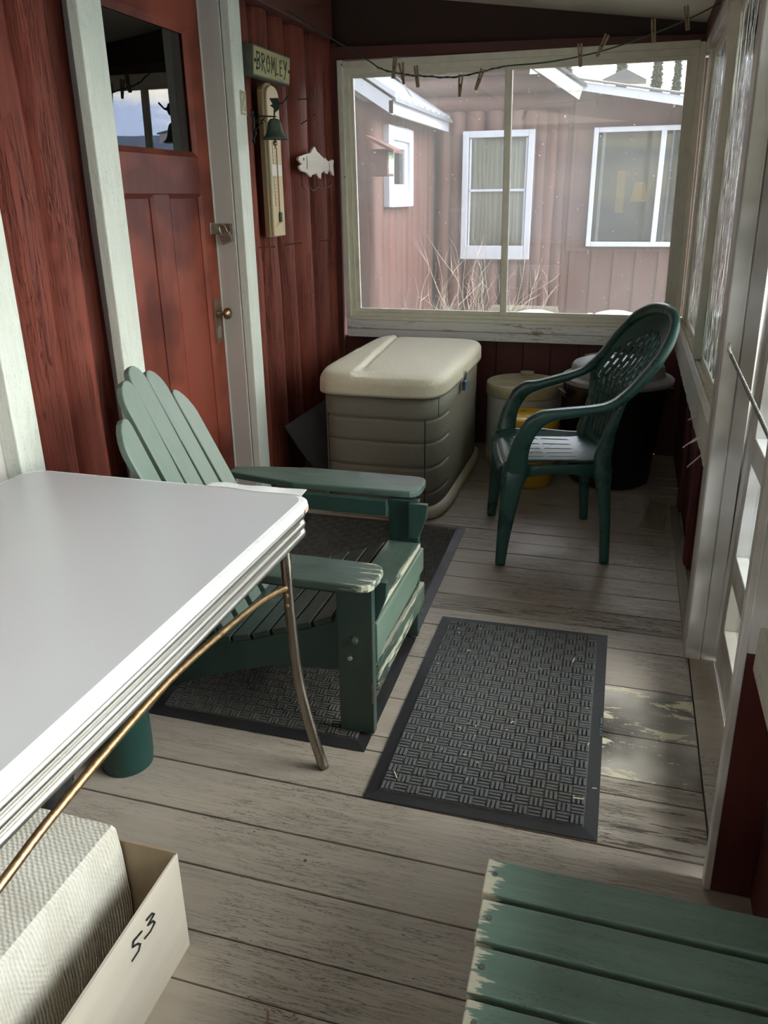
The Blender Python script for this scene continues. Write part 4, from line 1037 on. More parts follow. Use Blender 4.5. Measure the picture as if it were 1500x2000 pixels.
boxes('bottom', [(x0, x1, y0, y1 - .005, .002, .006)], M['cardboard_in'], cbx, bevel=0)
fnb = lambda a, b, d: V((-.7655 + (1 - (a - .3) / .778) * .010 + d, a, b))
bm = BM()
def sc53(pts): return [((p[0] - .93) * 1.55 + .925, (p[1] - .195) * 1.05 + .192) for p in pts]
five = [(.933, .2065), (.916, .2115), (.913, .203), (.922, .1955), (.927, .186), (.922, .1785), (.908, .1785)]
three = [(.946, .214), (.957, .2115), (.961, .2035), (.947, .2), (.957, .193), (.960, .1845), (.949, .1805), (.937, .184)]
stroke(bm, sc53(five), .0032, fnb); stroke(bm, sc53(three), .0032, fnb)
finish('marker_number', bm, M['ink'], cbx)
bm = BM()
bx0, bx1, by0, by1, bz = -1.345, -.893, .32, 1.066, .300
nY = 24; A = []
for i in range(nY + 1):
    y = by0 + (by1 - by0) * i / nY; w = .004 * math.sin(i * 1.7)
    A.append([V((bx0, y, .008)), V((bx1 + .004 * math.sin(i * .9), y, .008)), V((bx1 + .006 + w * .6, y, .12)), V((bx1 + .002 + w, y, .24)), V((bx1 - .004, y, bz - .006)), V((bx1 - .012, y, bz)), V((bx1 - .15, y, bz + .003 + w * .4)), V((bx0 + .012, y, bz)), V((bx0, y, bz - .01))])
rings(bm, A)
tag(finish('wrapped_block', bm, M['cloth'], smooth=False), 'thick block covered in ribbed cream cloth standing in the open cardboard box', 'block')
pt_ = thing('plant_pot', 'dark green cylindrical pot standing on the floor under the table', 'pot', (-1.245, 1.60, 0))
c = (-1.235, 1.565)
bm = BM(); lathe(bm, [(.066, 0), (.070, .004), (.0715, .030), (.0735, .032), (.075, .30), (.080, .302), (.080, .325), (.073, .325), (.071, .31), (.01, .305)], c, 40); finish('pot_body', bm, M['pot'], pt_, smooth=True)
bm = BM(); bmesh.ops.create_icosphere(bm, subdivisions=4, radius=1)
for v in bm.verts:
    k = 1 + .35 * mnoise.noise(v.co * 2.3) + .12 * mnoise.noise(v.co * 7)
    v.co = V((-1.345 + v.co.x * .085 * k, 1.33 + v.co.y * .10 * k, max(.001, .09 + v.co.z * .10 * k)))
tag(finish('plastic_bag', bm, M['bag'], smooth=True), 'crumpled black plastic bag on the floor behind the cardboard box', 'bag')

# ============================================================ WALL THINGS
def WY(x): return lambda a, b, d: V((x + d, a, b))
# name sign
sg = thing('name_sign', 'yellowish wooden sign reading BROMLEY on the log wall', 'sign', (-1.69, 3.90, 2.0))
sgp = [(3.700, 2.121), (4.128, 2.123), (4.104, 1.998), (3.682, 1.996)]
bm = BM(); prism(bm, sgp, WY(-1.735), 0, .050); finish('sign_edge', bm, M['sign_edge'], sg, bevel=.002)
ins = [(3.706, 2.114), (4.119, 2.116), (4.097, 2.005), (3.690, 2.003)]
bm = BM(); prism(bm, ins, WY(-1.686), 0, .002); finish('sign_face', bm, M['sign'], sg)
LET = {'B': [[(0, 0), (.12, 1)], [(.0, .95), (.12, 1), (.55, .97), (.62, .78), (.45, .58), (.1, .52)], [(.1, .52), (.55, .45), (.62, .2), (.4, .03), (-.1, .0), (-.08, -.06)]],
       'R': [[(0, -.05), (.1, 1.0)], [(0, .92), (.1, 1), (.5, .97), (.58, .75), (.4, .55), (.08, .5)], [(.2, .5), (.45, .15), (.68, -.15)]],
       'O': [[(.3, 1), (.08, .75), (0, .4), (.12, .06), (.35, 0), (.58, .2), (.62, .6), (.5, .92), (.3, 1)]],
       'M': [[(0, 0), (.12, .98), (.32, .25), (.62, .98), (.72, .1), (.78, -.12)]],
       'L': [[(.05, 1), (.0, .0), (.5, .05)]],
       'E': [[(.5, .98), (.05, .95), (0, .02), (.5, .04)], [(.03, .5), (.42, .52)]],
       'Y': [[(0, 1.05), (.3, .5), (.62, 1.0)], [(.62, 1.0), (.3, .2), (.05, -.15)]]}
bm = BM(); y = 3.728
for i, chh in enumerate('BROMLEY'):
    w = .058 if chh not in 'LE' else .050
    zb_ = 2.028 - .0 * i; h = .066
    for st in LET[chh]: stroke(bm, [(y + a * w * .95 + b * .004, zb_ + b * h) for a, b in st], .0060, WY(-1.684), .0012)
    y += w * .92
finish('sign_lettering', bm, M['ink_green'], sg)
for yy in (3.710, 4.098):
    bm = BM(); xlathe(bm, [(.008, -1.684), (.007, -1.680), (.002, -1.678)], yy, 2.058, 10)
    finish('sign_nail', bm, M['nail'], sg)
# house number on the casing
nm = thing('house_number', 'small grey plate with a cream 2 on the right door casing', 'number plate', (-1.70, 3.605, 1.83))
bm = BM(); prism(bm, [(3.578, 1.830), (3.628, 1.830), (3.628, 1.926), (3.578, 1.926)], WY(-1.705), 0, .003); finish('plate', bm, M['num_plate'], nm, bevel=.001)
bm = BM(); 
stroke(bm, [(3.588, 1.898), (3.594, 1.912), (3.606, 1.916), (3.616, 1.908), (3.617, 1.892), (3.606, 1.868), (3.590, 1.842), (3.620, 1.842)], .0065, WY(-1.702), .0012)
stroke(bm, [(3.578, 1.830), (3.628, 1.830), (3.628, 1.926), (3.578, 1.926), (3.578, 1.830)], .0022, WY(-1.702), .001)
finish('numeral', bm, M['cream'], nm)
# thermometer board
th = thing('wall_thermometer', 'long arched wooden thermometer board hung behind the bell', 'thermometer', (-1.71, 3.93, 1.31))
def arch(y0, y1, z0, z1, r=None):
    r = (y1 - y0) / 2; o = [(y0, z0), (y1, z0)]
    for k in range(13):
        a = PI * k / 12; o.append(((y0 + y1) / 2 + r * math.cos(a), z1 - r * .62 + r * .62 * math.sin(a)))
    return o
bm = BM(); prism(bm, arch(3.828, 3.985, 1.306, 1.992), WY(-1.738), 0, .026); finish('back_board', bm, M['thermo_edge'], th, bevel=.003)
bm = BM(); prism(bm, arch(3.852, 3.992, 1.310, 1.980), WY(-1.712), 0, .012); finish('scale_board', bm, M['thermo'], th, bevel=.003)
xs = -1.700
bm = BM(); prism(bm, [(3.862, 1.588), (3.985, 1.588), (3.985, 1.638), (3.862, 1.638)], WY(xs), 0, .0015); finish('paper_label', bm, M['paper'], th)
bm = BM()
for k in range(22):
    z = 1.45 + k * .016; prism(bm, [(3.885, z), (3.885 + (.018 if k % 2 else .028), z), (3.885 + (.018 if k % 2 else .028), z + .0015), (3.885, z + .0015)], WY(xs), 0, .0012)
prism(bm, [(3.884, 1.45), (3.8855, 1.45), (3.8855, 1.788), (3.884, 1.788)], WY(xs), 0, .0012)
finish('scale_mark', bm, M['sign_edge'], th)
bm = BM(); tube(bm, [(xs + .003, 3.928, 1.42), (xs + .003, 3.928, 1.715)], .0022, 8); finish('glass_tube', bm, M['red_line'], th)
bm = BM(); prism(bm, [(3.915, 1.375), (3.945, 1.375), (3.948, 1.42), (3.918, 1.422)], WY(xs), 0, .008); finish('bulb_guard', bm, M['iron'], th, bevel=.003)
bm = BM(); prism(bm, [(3.87, 1.35), (3.945, 1.372), (3.95, 1.382), (3.90, 1.37)], WY(xs), 0, .001); finish('orange_motif', bm, mat('faded_orange_paint', (.55, .28, .14), .6, bump=0), th)
# bell on bird bracket
bl = thing('bell', 'greenish bronze bell hanging from a bird bracket on the log wall', 'bell', (-1.61, 3.73, 1.73))
Yb = 3.72
bm = BM(); lathe(bm, [(.004, 1.822), (.018, 1.820), (.026, 1.812), (.031, 1.800), (.034, 1.785), (.038, 1.765), (.046, 1.750), (.058, 1.741), (.059, 1.736), (.052, 1.738)], (-1.611, Yb), 32)
finish('bell_cup', bm, M['verdigris'], bl, smooth=True)
bm = BM(); lathe(bm, [(.003, 1.745), (.003, 1.732), (.011, 1.726), (.012, 1.718), (.006, 1.710), (.003, 1.705), (.005, 1.700), (.001, 1.698)], (-1.612, Yb), 14); finish('clapper', bm, M['brass_old'], bl, smooth=True)
bm = BM()
tube(bm, smooth_path([(-1.722, Yb, 1.862), (-1.714, Yb, 1.850), (-1.722, Yb, 1.838), (-1.710, Yb, 1.820), (-1.716, Yb, 1.790), (-1.707, Yb, 1.765), (-1.716, Yb, 1.745), (-1.722, Yb, 1.732), (-1.712, Yb, 1.726)], 4), .0048, 8)
tube(bm, [(-1.716, Yb, 1.836), (-1.660, Yb, 1.833), (-1.600, Yb, 1.829)], .0032, 8)
for k in range(2):
    sp = [V((-1.690 + k * .022 + (.012 - .0022 * j * .5) * math.cos(j * .7), Yb, 1.812 - k * .004 + (.014 - .0012 * j) * math.sin(j * .7))) for j in range(12)]
    tube(bm, sp, .0022, 6)
tube(bm, smooth_path([(-1.708, Yb, 1.775), (-1.690, Yb, 1.790), (-1.668, Yb, 1.815), (-1.655, Yb, 1.832)], 4), .0028, 6)
tube(bm, [(-1.611, Yb, 1.832), (-1.611, Yb, 1.818)], .004, 8)
finish('bracket', bm, M['iron'], bl, smooth=True)
bird = [(-1.629, 1.905), (-1.588, 1.904), (-1.581, 1.888), (-1.567, 1.885), (-1.541, 1.913), (-1.536, 1.906), (-1.568, 1.876), (-1.579, 1.876), (-1.586, 1.858), (-1.604, 1.846), (-1.606, 1.832), (-1.612, 1.832), (-1.611, 1.852), (-1.61, 1.863), (-1.628, 1.876), (-1.614, 1.88)]
bm = BM(); prism(bm, bird, lambda a, b, d: V((a, Yb + d, b)), -.003, .003); finish('bird_figure', bm, M['iron'], bl, bevel=.001)
# fish rack
fs = thing('fish_hook_rack', 'whitewashed fish-shaped rack with hooks on the log wall', 'coat rack', (-1.72, 4.5, 1.53))
fish = [(4.226, 1.672), (4.243, 1.686), (4.324, 1.7), (4.415, 1.712), (4.443, 1.73), (4.479, 1.747), (4.51, 1.725), (4.578, 1.705), (4.63, 1.69), (4.646, 1.697), (4.666, 1.685), (4.712, 1.678), (4.748, 1.691), (4.784, 1.689), (4.767, 1.659), (4.779, 1.605), (4.752, 1.607), (4.698, 1.636), (4.668, 1.611), (4.64, 1.614), (4.605, 1.625), (4.567, 1.612), (4.558, 1.583), (4.512, 1.594), (4.488, 1.61), (4.418, 1.6), (4.408, 1.589), (4.376, 1.597), (4.345, 1.61), (4.265, 1.617), (4.236, 1.632), (4.246, 1.646), (4.282, 1.65)]
bm = BM(); prism(bm, fish, WY(-1.722), 0, .014); finish('fish_plate', bm, M['fish'], fs, bevel=.004)
bm = BM(); xlathe(bm, [(.008, -1.708), (.007, -1.706), (.001, -1.7055)], 4.305, 1.677, 12)
finish('fish_eye', bm, M['sign_edge'], fs)
bm = BM(); tube(bm, [(-1.708, 4.345, 1.695), (-1.707, 4.352, 1.665), (-1.707, 4.345, 1.63)], .0018, 6)
finish('gill_line', bm, M['sign_edge'], fs)
bm = BM(); tube(bm, [(-1.7075, 4.69, 1.672), (-1.7075, 4.70, 1.655), (-1.7075, 4.69, 1.64)], .0018, 6)
finish('tail_line', bm, M['sign_edge'], fs)
for hk in ([(4.267, 1.606), (4.265, 1.567), (4.275, 1.542), (4.319, 1.534), (4.357, 1.546), (4.360, 1.556)], [(4.362, 1.591), (4.365, 1.546), (4.400, 1.527), (4.439, 1.524), (4.49, 1.542), (4.494, 1.552)], [(4.482, 1.599), (4.485, 1.547), (4.544, 1.53), (4.595, 1.545), (4.601, 1.556)], [(4.589, 1.607), (4.593, 1.56), (4.647, 1.541), (4.70, 1.552), (4.712, 1.572)]):
    bm = BM(); tube(bm, smooth_path([(-1.706, a, b) for a, b in hk], 4), .0032, 8); finish('hook', bm, M['nail'], fs, smooth=True)
# nails
for (y, z, dy, dz, dx, lab) in ((3.76, 1.262, .10, .002, .06, 'rusty nail in the log wall just right of the door casing'), (4.10, 1.258, .13, .006, .06, 'rusty nail in the log wall below the thermometer board'),
                                (4.60, 1.252, .09, .004, .05, 'rusty nail low in the log wall nearest the porch window'), (4.34, 1.964, .05, .001, .05, 'rusty nail in the log wall above the fish rack, the upper one'),
                                (4.38, 1.850, .11, .045, .06, 'bent rusty nail in the log wall above the fish rack, the lower one')):
    bm = BM(); a = V((-1.745, y, z)); b = V((-1.745 + dx, y + dy * .45, z + dz)); tube(bm, [a, b], .0032, 8); tube(bm, [b, b + (b - a).normalized() * .003], .006, 8)
    tag(finish('nail', bm, M['nail'], smooth=False), lab, 'nail', 'nails in the log wall')
# padlock on the hasp
pd = thing('padlock', 'laminated steel padlock hanging on the hasp of the red door', 'padlock', (-1.79, 3.49, 1.29))
cxx = V((-1.781, 3.492, 1.318)); ax = V((.93, .0, .36)).normalized(); az = V((-.36, 0, .93)).normalized(); ay = V((0, 1, 0))
bm = BM()
for k in range(7): obox(bm, cxx + az * (-.019 + k * .0064), ax * (.0265 - (.001 if k % 2 else 0)), ay * .010, az * .0030)
finish('lock_body', bm, M['lock'], pd, bevel=.001)
bm = BM(); tube(bm, smooth_path([cxx + ax * .016 + az * .02, cxx + ax * .016 + az * .045, cxx + ax * .008 + az * .060, cxx - ax * .008 + az * .060, cxx - ax * .016 + az * .045, cxx - ax * .016 + az * .02], 4), .0035, 8); finish('shackle', bm, M['steel'], pd, smooth=True)
# hasp strap on the jamb
boxes('hasp_strap', [(XD + .003, -1.756, 3.511, 3.5145, 1.333, 1.380)], M['plate'], d1, bevel=.001)
boxes('hasp_strap', [(-1.768, -1.752, 3.508, 3.5115, 1.333, 1.380)], M['steel'], d1, bevel=.001)

# ============================================================ CLOTHES LINE
cord = [(-1.70, 4.15, 2.33), (-1.50, 4.13, 2.21), (-1.281, 4.1, 2.088), (-1.213, 4.1, 2.048), (-1.101, 4.1, 2.020), (-1.002, 4.1, 2.008), (-.88, 4.1, 1.998), (-.76, 4.1, 2.009), (-.632, 4.1, 2.03), (-.46, 4.1, 2.036), (-.304, 4.1, 2.052), (-.154, 4.1, 2.080), (.031, 4.1, 2.132), (.169, 4.1, 2.18), (.262, 4.12, 2.225)]
bm = BM(); cp = smooth_path(cord, 10); tube(bm, cp, .0032, 6)
tw = []
for i, p in enumerate(cp):
    a = i * 1.1; tw.append(p + V((0, math.cos(a), math.sin(a))) * .0042)
tube(bm, tw[25:80], .0022, 5)
tag(finish('clothes_line', bm, M['cord'], smooth=True), 'twisted green clothes line strung across the porch below the ceiling', 'clothes line')
def peg(i, x, z, tilt, lab, up=.5, spread=.10, yaw=0):
    t = thing('clothes_peg', lab, 'clothes peg', (x, 4.1, z), 'wooden pegs on the clothes line')
    L = .092; o = V((x, 4.1, z)); d = V((math.sin(tilt), 0, math.cos(tilt))); s = V((math.cos(tilt), 0, -math.sin(tilt)))
    c = o + d * (up - .5) * L
    for sg_ in (1, -1):
        dd = (d + s * sg_ * spread).normalized(); cc = c + s * sg_ * .0052
        bm = BM(); obox(bm, cc, dd * L / 2, (dd.cross(V((0, 1, 0)))).normalized() * .0042, (0, .0055, 0)); finish('jaw', bm, M['peg'], t, bevel=.0015)
    bm = BM(); yy = V((0, .0075, 0)); tube(bm, [c - yy, c + yy], .0045, 8); finish('spring', bm, M['nail'], t)
names = ['leftmost wooden peg on the clothes line', 'second wooden peg from the left, touching the leftmost one', 'third wooden peg from the left on the clothes line', 'fourth peg from the left, hanging straight over the window pane', 'fifth peg from the left, slanting beside the window mullion', 'sixth wooden peg from the left on the clothes line', 'seventh peg from the left, leaning right against the red beam', 'second wooden peg from the right, in front of the pale ceiling', 'rightmost wooden peg near the red top plate']
pg = [(-1.152, 2.040, .13, .62, .03), (-1.112, 2.028, -.16, .46, .10), (-1.041, 2.012, -.12, .46, .03), (-.831, 1.998, .05, .10, .07), (-.735, 2.010, .35, .18, .05), (-.298, 2.055, -.10, .52, .04), (-.209, 2.085, .42, .55, .04), (.003, 2.125, -.12, .58, .02), (.133, 2.170, -.18, .52, .02)]
for i, (x, z, tl, up, sp) in enumerate(pg): peg(i, x, z, tl, names[i], up, sp)

# ============================================================ LOOSE BITS BY THE RIGHT WALL
bm = BM(); prism(bm, [(.306, 4.03), (.340, 4.03), (.345, 2.70), (.305, 2.70)], lambda a, b, d: V((a - .0 * b, b, d)), .001, .018)
tag(finish('wooden_batten', bm, M['old_wood'], bevel=.002), 'narrow weathered wooden batten lying on the floor along the right wall', 'batten')
bm = BM(); prism(bm, [(.155, 3.70), (.262, 3.68), (.292, 4.05), (.215, 4.10)], lambda a, b, d: V((a, b, d)), .001, .010)
tag(finish('wood_offcut', bm, M['old_wood'], bevel=.001), 'flat grey board offcut lying on the floor beside the rubbish bin', 'board')
bm = BM(); tube(bm, [(-.545, .985, .002), (-.535, .958, .003), (-.53, .95, .002)], .0018, 5)
tag(finish('paint_flake', bm, mat('reddish_flake', (.35, .14, .09), .7, bump=.1)), 'reddish curled paint flake on the floor beside the cardboard box', 'flake')

# ============================================================ OUTSIDE
bm = BM(); box(bm, -60, 3.0, 5.3, 60, -.55, -.5); box(bm, -60, 3.0, -30, 5.3, -.65, -.55)
struct(finish('trim_30', bm, M['ground'], org=(0, 0, -.5)))
bm = BM(); box(bm, 3.0, 30, -40, 60, -.75, -.7); box(bm, .45, 3.0, -30, 60, -.62, -.49)
struct(finish('trim_31', bm, M['shore'], org=(5, 0, -.6)))
bm = BM(); box(bm, 14, 900, -600, 1500, -.9, -.68)
struct(finish('trim_32', bm, M['lake'], org=(400, 0, -.7)))
bm = BM(); n = 60; A = []
for i in range(n + 1):
    t = i / n; ang = math.radians(2 + 86 * t); rr = 900
    hgt = 30 + 34 * (1 + mnoise.noise(V((t * 4.0, 3.3, 0)))) + 6 * mnoise.noise(V((t * 22, 1, 0)))
    cx_, cy_ = rr * math.cos(ang), rr * math.sin(ang); ox, oy = math.cos(ang), math.sin(ang)
    A.append([V((cx_ - ox * 120, cy_ - oy * 120, -2)), V((cx_, cy_, hgt)), V((cx_ + ox * 200, cy_ + oy * 200, -2))])
rings(bm, A)
tag(finish('mountain_ridge', bm, M['hill'], smooth=True), 'hazy blue mountain ridge across the lake, seen mirrored in the door window', 'mountain')

cb = thing('neighbouring_cabin', 'red log cabin with white window frames and pale metal roof beyond the porch window', 'building', (-1.0, 9.5, -.5))
# wing: side wall x=-2.0 from y 6.69 to 8.7
bm = BM()
for i in range(10):
    y = 6.79 + i * .205; log_mesh(bm, -2.10, y, .11, -.5, 2.20, 40 + i, rx=.085)
for i in range(10):
    x = -2.12 - i * .2; log_mesh(bm, x, 6.79, .108, -.5, 2.12 + .62 * (-2.0 - x) , 60 + i, rx=.108)
box(bm, -4.5, -2.05, 6.8, 11.5, -.5, 2.3)
finish('wing_wall', bm, M['far_log'], cb, smooth=True)
# wing roof, pitched up to the left, corrugated
bm = BM(); nx_ = 36; rs = []
def wr_z(x): return 2.215 + .62 * (-1.86 - x)
ya_, yb_ = 6.56, 8.66
A = []
for i in range(161):
    y = ya_ + (yb_ - ya_) * i / 160; ph = (i % 16); rib = .022 if ph in (7, 8) else (.010 if ph in (6, 9) else 0)
    A.append([V((-1.83, y, wr_z(-1.83) + rib)), V((-4.2, y, wr_z(-4.2) + rib)), V((-4.2, y, wr_z(-4.2) - .03)), V((-1.83, y, wr_z(-1.83) - .03))])
rings(bm, A); finish('metal_roof', bm, M['roof_metal'], cb)
bm = BM()
prism(bm, [(-1.86, 2.075), (-1.86, 2.20), (-4.2, wr_z(-4.2) - .02), (-4.2, wr_z(-4.2) - .145)], lambda a, b, d: V((a, d, b)), 6.56, 6.59)
box(bm, -1.885, -1.86, 6.56, 8.62, 2.085, 2.175)
prism(bm, [(-1.83, 2.19), (-1.83, 2.23), (-4.2, wr_z(-4.2) + .035), (-4.2, wr_z(-4.2) - .005)], lambda a, b, d: V((a, d, b)), 6.545, 6.56)
finish('fascia', bm, M['far_white'], cb)
bm = BM(); prism(bm, [(-1.86, 2.18), (-2.1, 2.18), (-4.2, 3.46), (-4.2, 3.6)], lambda a, b, d: V((a, d, b)), 6.59, 8.62); finish('soffit', bm, M['roof_grey'], cb)
bm = BM(); tube(bm, smooth_path([(-2.30, 8.0, 2.58), (-2.12, 7.8, 2.45), (-1.98, 7.6, 2.31), (-1.92, 7.9, 2.20), (-1.90, 8.3, 2.16)], 5), .006, 6); finish('loose_cable', bm, M['dull_metal'], cb)
# main wall y=8.7 : vertical logs, horizontal logs above
bm = BM()
xs_ = [-1.93, -1.80, -1.62, -1.42, -1.22, -1.04, -.95, -.86, -.745, -.655]
for i, x in enumerate(xs_):
    if -1.68 < x < -1.04: log_mesh(bm, x, 8.80, .10, -.5, .90, 80 + i, rx=.10); log_mesh(bm, x, 8.80, .10, 2.08, 2.27, 90 + i, rx=.10)
    else: log_mesh(bm, x, 8.80, .085 if x > -1.1 else .11, -.5, 2.27, 80 + i, rx=.09)
box(bm, -2.1, -.60, 8.82, 8.95, -.5, 2.45)
finish('main_wall', bm, M['far_log'], cb, smooth=True)
bm = BM()
for k in range(6):
    z = 2.33 + k * .165; rs = []
    for i in range(24):
        x = -2.5 + (2.5 - .60 - max(0, z - 2.33) / .64) * i / 23; ring = []
        for j in range(16):
            a = 2 * PI * j / 16; ring.append(V((x, 8.80 + .10 * math.cos(a), z + .088 * math.sin(a) * (1 + .05 * mnoise.noise(V((x * 2, k, 1)))))))
        rs.append(ring)
    rings(bm, rs)
finish('gable_log', bm, M['far_logx'], cb, smooth=True)
# rake fascia and roof of main gable
bm = BM(); prism(bm, [(-.565, 2.40), (-.592, 2.300), (-1.9, 3.13), (-1.9, 3.26)], lambda a, b, d: V((a, d, b)), 8.36, 8.40); finish('rake_board', bm, M['far_flake'], cb)
bm = BM(); prism(bm, [(-.53, 2.405), (-.53, 2.43), (-1.9, 3.30), (-1.9, 3.27)], lambda a, b, d: V((a, d, b)), 8.34, 11.5); finish('main_roof', bm, M['roof_grey'], cb)
# lean-to on the right
bm = BM(); prism(bm, [(-.64, .985), (1.10, .985), (1.10, 2.12), (-.64, 2.42)], lambda a, b, d: V((a, d, b)), 8.70, 8.74); box(bm, -.64, 1.10, 8.715, 8.74, -.5, .985)
finish('lean_to_wall', bm, M['far_ply'], cb)
bm = BM()
box(bm, -.64, 1.10, 8.690, 8.70, .955, .990)
for k in range(8): x = -.60 + k * .215; box(bm, x, x + .055, 8.698, 8.716, -.5, .955)
box(bm, -.642, -.61, 8.685, 8.70, .97, 2.40)
box(bm, 1.08, 1.12, 8.69, 8.74, -.5, 2.1)
finish('batten', bm, M['far_ply'], cb)
lr = lambda x: 2.425 - .17 * (x + .704)
bm = BM(); prism(bm, [(-.735, 2.405), (-.735, 2.475), (1.25, lr(1.25) + .05), (1.25, lr(1.25) - .035)], lambda a, b, d: V((a, d, b)), 8.40, 8.425); finish('lean_to_fascia', bm, M['far_white'], cb)
A = [[V((x, 8.385, lr(x) + .052)), V((x, 8.385, lr(x) + .07)), V((x, 11.4, lr(x) + .40)), V((x, 11.4, lr(x) + .38))] for x in (-.76, 1.27)]
bm = BM(); rings(bm, A); finish('lean_to_roof', bm, M['roof_grey'], cb)
boxes('lean_to_body', [(-.64, 1.08, 8.74, 11.3, -.5, 2.18)], M['far_ply'], cb, bevel=0)
bm = BM(); prism(bm, [(-.55, 2.82), (-.28, 2.93), (-.02, 2.80)], lambda a, b, d: V((a, d, b)), 11.5, 12.0); finish('far_gable', bm, M['roof_grey'], cb)
# its windows
def cab_window(name, x0, x1, z0, z1, y, fw=.05, sill=0, bars=(), inner=None):
    f = boxes(name, [(x0, x0 + fw, y - .03, y + .02, z0, z1), (x1 - fw, x1, y - .03, y + .02, z0, z1), (x0 + fw, x1 - fw, y - .028, y + .02, z1 - fw, z1), (x0 + fw, x1 - fw, y - .028, y + .02, z0, z0 + fw + sill)] + list(bars), M['far_white'], cb, bevel=.006)
    boxes('pane', [(x0 + fw, x1 - fw, y + .0, y + .005, z0 + fw, z1 - fw)], M['glass_cabin'], f, bevel=0)
    return f
y = 8.66
w = cab_window('sash_window', -1.718, -1.005, .876, 2.088, y, .062, .072, [(-1.65, -1.07, y - .012, y + .012, 1.528, 1.552), (-1.65, -1.63, y - .012, y + .012, .99, 2.02), (-1.09, -1.07, y - .012, y + .012, .99, 2.02)])
bm = BM(); nC = 60; A = []
for i in range(nC + 1):
    x = -1.65 + .58 * i / nC; gap = abs(x + 1.30)
    A.append([V((x, y + .05 + .010 * math.sin(i * 1.3), 2.03)), V((x + .02 * math.sin(i * .2), y + .05 + .014 * math.sin(i * 1.3), 1.5)), V((x, y + .05 + .012 * math.sin(i * 1.3 + .5), .98))])
rings(bm, A, cap0=False, cap1=False, closed=False); c_ = finish('net_curtain', bm, M['curtain'], cb, smooth=True); q = c_.modifiers.new('s', 'SOLIDIFY'); q.thickness = .002
y = 8.64
w = cab_window('picture_window', -.448, .66, 1.008, 2.082, y, .045, 0, [(.165, .215, y - .028, y + .01, 1.05, 2.04), (-.365, -.335, y + .02, y + .04, 1.05, 2.04), (.265, .285, y + .0, y + .03, 1.05, 2.04)])
boxes('room_backdrop', [(-.45, .70, 8.665, 8.675, 1.01, 2.08)], mat('dim_cabin_room', (.17, .175, .15), .9, var=.2, scale=1.5, bump=0), cb, bevel=0)
boxes('folded_blind', [(-.20, -.12, 8.655, 8.664, 1.32, 1.70)], M['lamp'], cb, bevel=.002)
bm = BM(); prism(bm, [(-.06, 1.42), (.10, 1.42), (.06, 1.60), (-.03, 1.60)], lambda a, b, d: V((a, d, b)), 8.655, 8.664); finish('lampshade', bm, M['lamp'], cb)
# wing window and birdhouse on x=-2.0
f = boxes('wing_window', [(-2.02, -1.965, 6.84, 6.985, 1.41, 2.035), (-2.02, -1.965, 7.50, 7.63, 1.41, 2.035), (-2.02, -1.965, 6.985, 7.50, 1.93, 2.035), (-2.02, -1.965, 6.985, 7.50, 1.41, 1.53), (-2.02, -1.985, 6.985, 7.04, 1.53, 1.93), (-2.02, -1.985, 7.40, 7.50, 1.53, 1.93), (-2.02, -1.985, 7.04, 7.40, 1.87, 1.93), (-2.02, -1.985, 7.04, 7.40, 1.53, 1.59)], M['far_white'], cb, bevel=.004)
boxes('pane', [(-2.01, -2.005, 7.04, 7.40, 1.59, 1.87)], M['glass_cabin'], f, bevel=0)
bh = thing('birdhouse', 'small red birdhouse with a pitched roof on the cabin wall beside its little window', 'birdhouse', (-1.93, 6.55, 1.63))
bm = BM(); box(bm, -2.0, -1.86, 6.42, 6.60, 1.64, 1.83); finish('birdhouse_body', bm, M['far_ply'], bh, bevel=.004)
bm = BM(); box(bm, -1.862, -1.855, 6.44, 6.585, 1.655, 1.81); finish('painted_front', bm, mat('green_white_motif', (.38, .46, .36), .6, var=.5, scale=40, bump=0), bh)
bm = BM(); prism(bm, [(-2.02, 1.905), (-1.80, 1.800), (-1.80, 1.825), (-2.02, 1.93)], lambda a, b, d: V((a, d, b)), 6.38, 6.65); finish('birdhouse_roof', bm, M['far_log'], bh, bevel=.003)

# white domed tanks outside the window
for (x, z, lab) in ((-.665, .672, 'white domed gas tank outside, its top showing above the sill below the mullion'), (-.072, .682, 'white domed gas tank outside, its top showing above the sill behind the armchair')):
    t = thing('gas_tank', lab, 'gas tank', (x, 6.3, -.5), 'gas tanks outside the porch window')
    bm = BM(); lathe(bm, [(.185, -.5), (.185, z - .085), (.172, z - .045), (.14, z - .020), (.08, z - .004), (.01, z)], (x, 6.3), 40); finish('tank_body', bm, M['tank'], t, smooth=True)
    bm = BM(); lathe(bm, [(.190, -.5), (.190, -.46), (.185, -.45)], (x, 6.3), 40); finish('foot_ring', bm, M['steel'], t)
    bm = BM(); box(bm, x - .20, x - .165, 6.28, 6.31, z - .075, z - .02); finish('valve_tab', bm, M['sash'], t, bevel=.004)
bm = BM(); box(bm, -1.32, -.66, 8.25, 8.42, -.5, .447)
for k in range(4): box(bm, -1.34, -.64, 8.235, 8.25, -.49 + k * .235, -.27 + k * .235)
tag(finish('timber_planter', bm, M['old_wood'], bevel=.006), 'low weathered timber planter against the neighbouring cabin', 'planter')
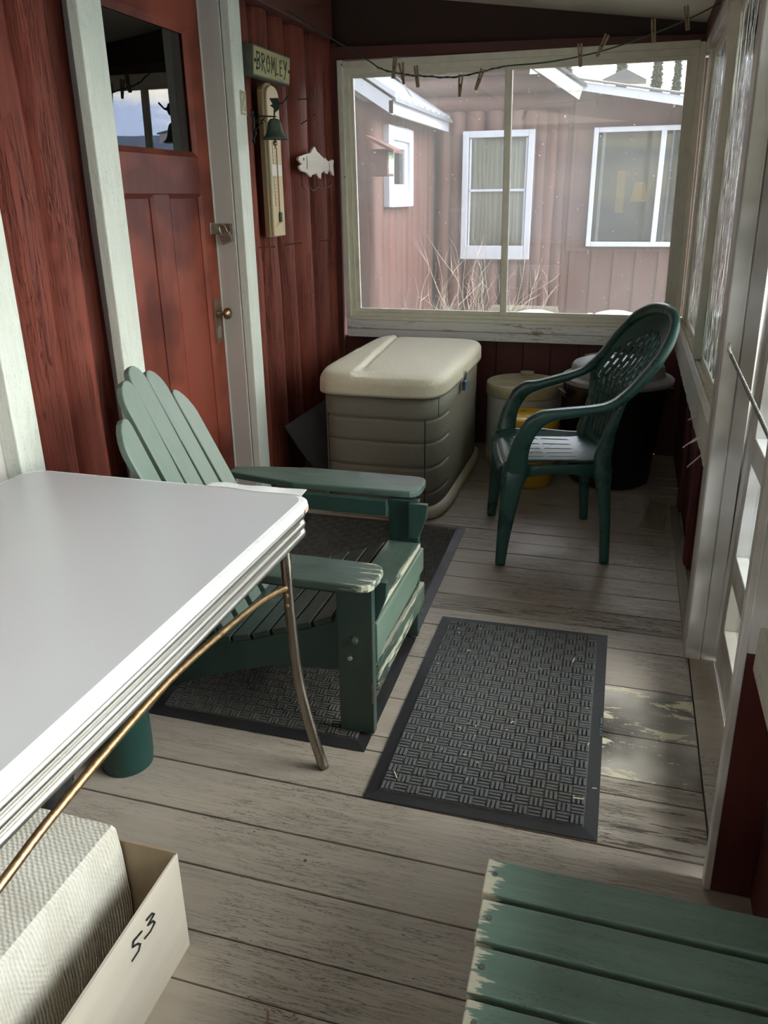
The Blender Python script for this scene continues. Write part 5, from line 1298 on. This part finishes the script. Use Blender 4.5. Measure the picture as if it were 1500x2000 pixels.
# dry shrub
bm = BM(); rr = random.Random(11)
def branch(p, d, L, r, depth):
    pts = [p]; q = p.copy(); dd = d.copy()
    for k in range(5):
        dd = (dd + V((rr.uniform(-1, 1), rr.uniform(-1, 1), rr.uniform(-.35, .5))) * .22).normalized(); q = q + dd * L / 5; pts.append(q.copy())
    tube(bm, pts, [r * (1 - .15 * k) for k in range(6)], 4)
    if depth:
        for k in range(rr.randint(2, 4)):
            i = rr.randint(1, 5); nd = (dd + V((rr.uniform(-1, 1), rr.uniform(-1, 1), rr.uniform(-.2, .9))) * .8).normalized(); branch(pts[i], nd, L * rr.uniform(.3, .55), r * .62, depth - 1)
for k in range(40):
    b = V((-1.40 + rr.uniform(-.20, .22), 7.6 + rr.uniform(-.15, .15), -.5)); d = V((rr.uniform(-.60, .60), rr.uniform(-.3, .3), 1.0)).normalized()
    branch(b, d, rr.uniform(.75, 1.25), .006, 2)
tag(finish('dry_shrub', bm, M['twig']), 'leafless dry shrub with pale tangled twigs outside the porch window', 'shrub')
# conifers against the sky
rr = random.Random(21)
for i, (x, h, w_) in enumerate(((-3.6, 8.9, 1.5), (-1.2, 8.6, 1.1), (.35, 8.3, .7), (1.25, 8.9, .55), (2.2, 8.4, .6), (3.6, 9.3, 1.0))):
    yb2 = 40 + (i % 2) * 3.2
    t = thing('conifer_tree', ['leftmost', 'second from the left', 'third from the left', 'fourth from the left', 'fifth from the left', 'rightmost'][i] + ' dark conifer above the cabin roof against the bright sky', 'tree', (x, yb2, -.5), 'conifers beyond the cabin')
    bm = BM(); tube(bm, [(x, yb2, -.5), (x + .05, yb2, h * .5), (x, yb2, h)], [.18, .12, .03], 8); finish('trunk', bm, M['bark'], t)
    bm = BM()
    for k in range(1500):
        f_2 = rr.random() ** .8; z = 1.2 + (h - 1.2) * f_2; L = w_ * (1 - f_2) * rr.uniform(.4, 1.0) + .10; a = rr.uniform(0, 2 * PI)
        d = V((math.cos(a), math.sin(a), -.25)); s = V((-math.sin(a), math.cos(a), 0)); p = V((x, yb2, z))
        v = [bm.verts.new(p), bm.verts.new(p + d * L * .6 + s * L * .22), bm.verts.new(p + d * L + V((0, 0, .03))), bm.verts.new(p + d * L * .6 - s * L * .22), bm.verts.new(p + d * L * .5 + V((0, 0, .10)))]
        bm.faces.new((v[0], v[1], v[4])); bm.faces.new((v[1], v[2], v[4])); bm.faces.new((v[2], v[3], v[4])); bm.faces.new((v[3], v[0], v[4]))
    finish('foliage', bm, M['foliage'], t)
